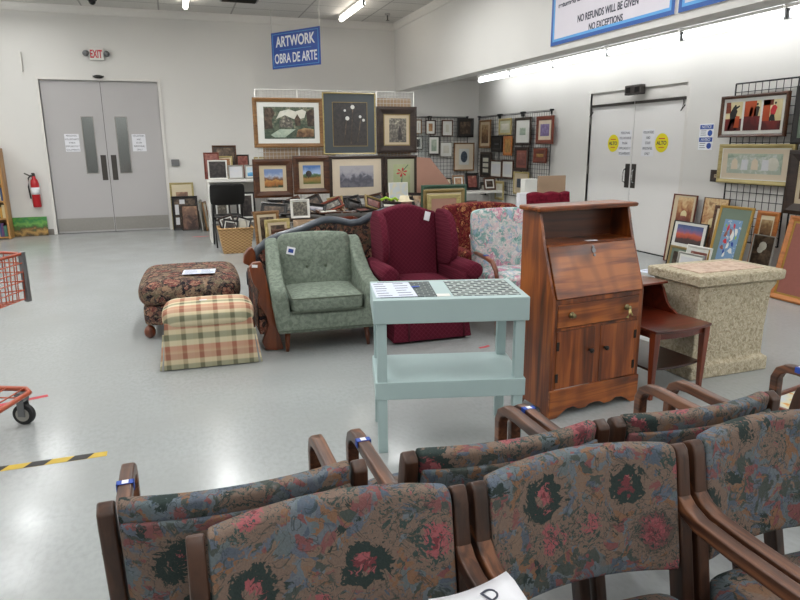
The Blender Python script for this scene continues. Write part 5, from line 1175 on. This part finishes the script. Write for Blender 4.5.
leanX('framed_picture', 'colourful abstract flower print with green mat in a gold frame', 720, 754, 206.5, 5.7, .028, 'gold', mat='green_mat', artm='abstract', inner=(.24, .76, .17, .72), lean=.2, shapes=[
    ('petal', m_, [[(cx_+r_*math.cos(a_+k*2*PI/5)*(1 if k % 2 else .55), cz_+r_*.8*math.sin(a_+k*2*PI/5)*(1 if k % 2 else .6)) for k in range(5)] for cx_, cz_, r_, a_ in pl_]) for m_, pl_ in (
    ('red', [(.3, .8, .12, .3), (.62, .86, .1, 1), (.3, .5, .13, 2)]), ('rose_mat', [(.25, .66, .14, 0), (.5, .72, .13, 1), (.2, .35, .12, 2)]), ('white_mat', [(.62, .62, .2, .4), (.8, .74, .14, 1.2), (.5, .4, .12, .2), (.72, .3, .14, 2), (.4, .18, .1, 0)]), ('ink_blue', [(.55, .52, .1, .5), (.75, .45, .1, 1.5), (.35, .25, .09, .6)]), ('lime', [(.85, .6, .07, .1), (.15, .85, .06, 1)]))])
leanX('framed_picture', 'low gold-green frame at the foot of the sunset photograph', 670, 688, 246, 5.7, .03, 'dull_gold', mat='green_mat', artm='brownmix', mw=.04, lean=.15)
leanX('framed_picture', 'small white-framed print with reddish flowers right of the sunset photograph', 687, 712, 246, 5.6, .03, 'white_paint', mat='white_mat', artm='rosy', mw=.04, lean=.15)
leanX('framed_picture', 'small silver-framed print just above the stone box lid', 678, 704, 253, 5.45, .025, 'silver_frame', mat='white_mat', artm='blue_print', mw=.03, lean=.15)
# big gold frame on the floor, right edge
t = picture('large_framed_print', 'large gold-framed print with rose mat leaning at the right edge', 1.0, .82, .05, 'frame_orange', (5.53, 4.23, 0), -PI/2-.04, -.20, mat='rose_mat', artm='pale', inner=(.33, .67, .35, .62), d=.045, lip=('gold', .02), shapes=[('oval', 'blue_oval', [[(.5+.4*math.cos(k*PI/9), .5+.4*math.sin(k*PI/9)) for k in range(18)]])])
# low floral tray at the right, behind the chairs
pc = atZ(795, 400, .0)
t = thing('floral_tray', 'yellow floral tray with brown edge on the floor behind the near chairs', 'tray', (4.0-.55, 2.30, 0), R(12))
pc = atZ(800, 404, .30)
t.location = (pc.x+.12, pc.y-.02, 0)
q = MB(); q.b(-.25, .25, -.16, .16, .28, .295); q.build('tray_bottom', 'frame_brown', t)
MB().b(-.25, .25, -.17, -.155, .28, .31).b(-.25, .25, .155, .17, .28, .31).b(-.26, -.245, -.17, .17, .28, .31).b(.245, .26, -.17, .17, .28, .31).build('rim', 'frame_red', t)
MB().b(-.24, .24, -.15, .15, .295, .298).build('floral_panel', A['card_rose'], t)
for sx_ in (-1, 1):
    for sy_ in (-1, 1): MB().b(sx_*.22-.015, sx_*.22+.015, sy_*.13-.015, sy_*.13+.015, 0, .28).build('leg', 'frame_brown', t)
t.name = 'floral_stool'; t['label'] = 'low stool with yellow floral top and brown rim behind the chair at the right edge'; t['category'] = 'stool'

# ------------------------------------------------------------------ shopping cart
def cart():
    t = thing('shopping_cart', 'orange wire shopping cart cut by the left edge of the picture', 'shopping cart', (-.915, 3.61, 0), R(-22))
    # local: front at x = 0, rear at negative x
    hw_ = .25
    MB().tube([(-.95, -hw_-.03, .20), (-.05, -hw_+.0, .20), (0, -hw_+.05, .20), (0, hw_-.05, .20), (-.05, hw_, .20), (-.95, hw_+.03, .20)], .014, 10).build('base_frame', 'orange_paint', t, smooth=True)
    q = MB()
    for i in range(9): q.tube([(-.06-.1*i, -hw_, .205), (-.06-.1*i, hw_, .205)], .004, 6)
    for y in (-.12, 0, .12): q.tube([(-.95, y, .2), (0, y, .2)], .004, 6)
    q.build('lower_rack', 'orange_paint', t, smooth=True)
    # basket corner points
    def corner(x, y, z): return Vector((x, y, z))
    T = [(.04, -.245, .96), (.04, .245, .96), (-1.0, .29, 1.0), (-1.0, -.29, 1.0)]
    Bt = [(.035, -.225, .72), (.035, .225, .72), (-.85, .24, .56), (-.85, -.24, .56)]
    q = MB()
    for a_, b__ in ((0, 1), (1, 2), (3, 0)):
        ta, tb, ba, bb_ = Vector(T[a_]), Vector(T[b__]), Vector(Bt[a_]), Vector(Bt[b__])
        n = 9 if a_ == 0 else 20
        for i in range(n+1): q.tube([ta.lerp(tb, i/n), ba.lerp(bb_, i/n)], .0028, 5)
        for j in range(1, 5): q.tube([ta.lerp(ba, j/5), tb.lerp(bb_, j/5)], .0035, 5)
    for i in range(10): q.tube([Vector(Bt[0]).lerp(Vector(Bt[1]), i/9), Vector(Bt[3]).lerp(Vector(Bt[2]), i/9)], .0028, 5)
    for j in range(12): q.tube([Vector(Bt[0]).lerp(Vector(Bt[3]), j/11), Vector(Bt[1]).lerp(Vector(Bt[2]), j/11)], .0028, 5)
    q.build('wire_basket', 'orange_paint', t)
    MB().tube(T+[T[0]], .008, 8).build('basket_rim', 'orange_paint', t, smooth=True)
    for s in (-1, 1): MB().b(.02, .05, s*.25-.014, s*.25+.014, .70, .97).build('corner_bumper', 'grey_metal', t, bev=.006)
    for s in (-1, 1): MB().tube([(-.62, s*.24, .64), (-.8, s*.27, .4), (-.9, s*.27, .2)], .013, 8).build('support_tube', 'orange_paint', t, smooth=True)
    MB().tube([(-1.0, -.29, 1.0), (-1.06, -.28, 1.04), (-1.06, .28, 1.04), (-1.0, .29, 1.0)], .014, 8).build('handle', 'orange_paint', t, smooth=True)
    for x in (-.07, -.9):
        for s in (-1, 1):
            wl = MB().cyl((x, s*.23-.016, .06), (x, s*.23+.016, .06), .06, seg=24).build('wheel', 'rubber', t, bev=.006)
            MB().cyl((x, s*.23-.02, .06), (x, s*.23+.02, .06), .038, seg=20).cyl((x, s*.23-.024, .06), (x, s*.23+.024, .06), .012).build('hub', 'silver_frame', wl)
            MB().b(x-.02, x+.02, s*.23-.027, s*.23-.022, .05, .15).b(x-.02, x+.02, s*.23+.022, s*.23+.027, .05, .15).b(x-.025, x+.025, s*.23-.027, s*.23+.027, .14, .19).build('caster_fork', 'grey_metal', t, bev=.002)
cart()
# ------------------------------------------------------------------ floor tape and scraps
q = MB()
n = 14; L0, L1 = -1.7, -.43
t = thing('hazard_tape', 'yellow and black striped tape stuck on the floor at the left', 'floor tape', (0, 3.30, 0))
MB().b(L0, L1, -.027, .027, .0003, .0012).build('tape_strip', 'tape_yellow', t)
for i in range(7):
    x = L1-.06-.19*i; MB().prism([(x-.12, -.027), (x-.03, -.027), (x-.0, .027), (x-.09, .027)], .0012, .0016, 'xy').build('black_stripe', 'black', t)
c1, c2 = atZ(28, 393.5, 0), atZ(48, 395.5, 0)
tag(MB().b(-.28, .0, -.02, .02, .0003, .0012).build('floor_tape', 'tape_red', None, loc=(c2.x, c2.y, 0), rot=(0, 0, .3)), 'strip of red tape on the floor beneath the shopping cart', 'floor tape')
for (x, y), a, lb in (((484, 347), .3, 'small red tape scrap on the floor under the mint table'), ((200, 236.5), .0, 'small red scrap on the floor before the leaning picture frames')):
    p = atZ(x, y, 0); s_ = p.y/4.2
    tag(MB().prism([(-.05*s_, -.01), (-.01, -.02*s_), (.05*s_, -.015), (.06*s_, .015), (0, .01), (-.04*s_, .02)], .0003, .0014, 'xy').build('tape_scrap', 'tape_red', None, loc=(p.x, p.y, 0), rot=(0, 0, a)), lb, 'tape scrap')

sc = bpy.context.scene
sc.view_settings.view_transform = 'Standard'; sc.view_settings.look = 'None'; sc.view_settings.gamma = 1; sc.view_settings.use_curve_mapping = False
sc.view_settings.exposure = 0.0
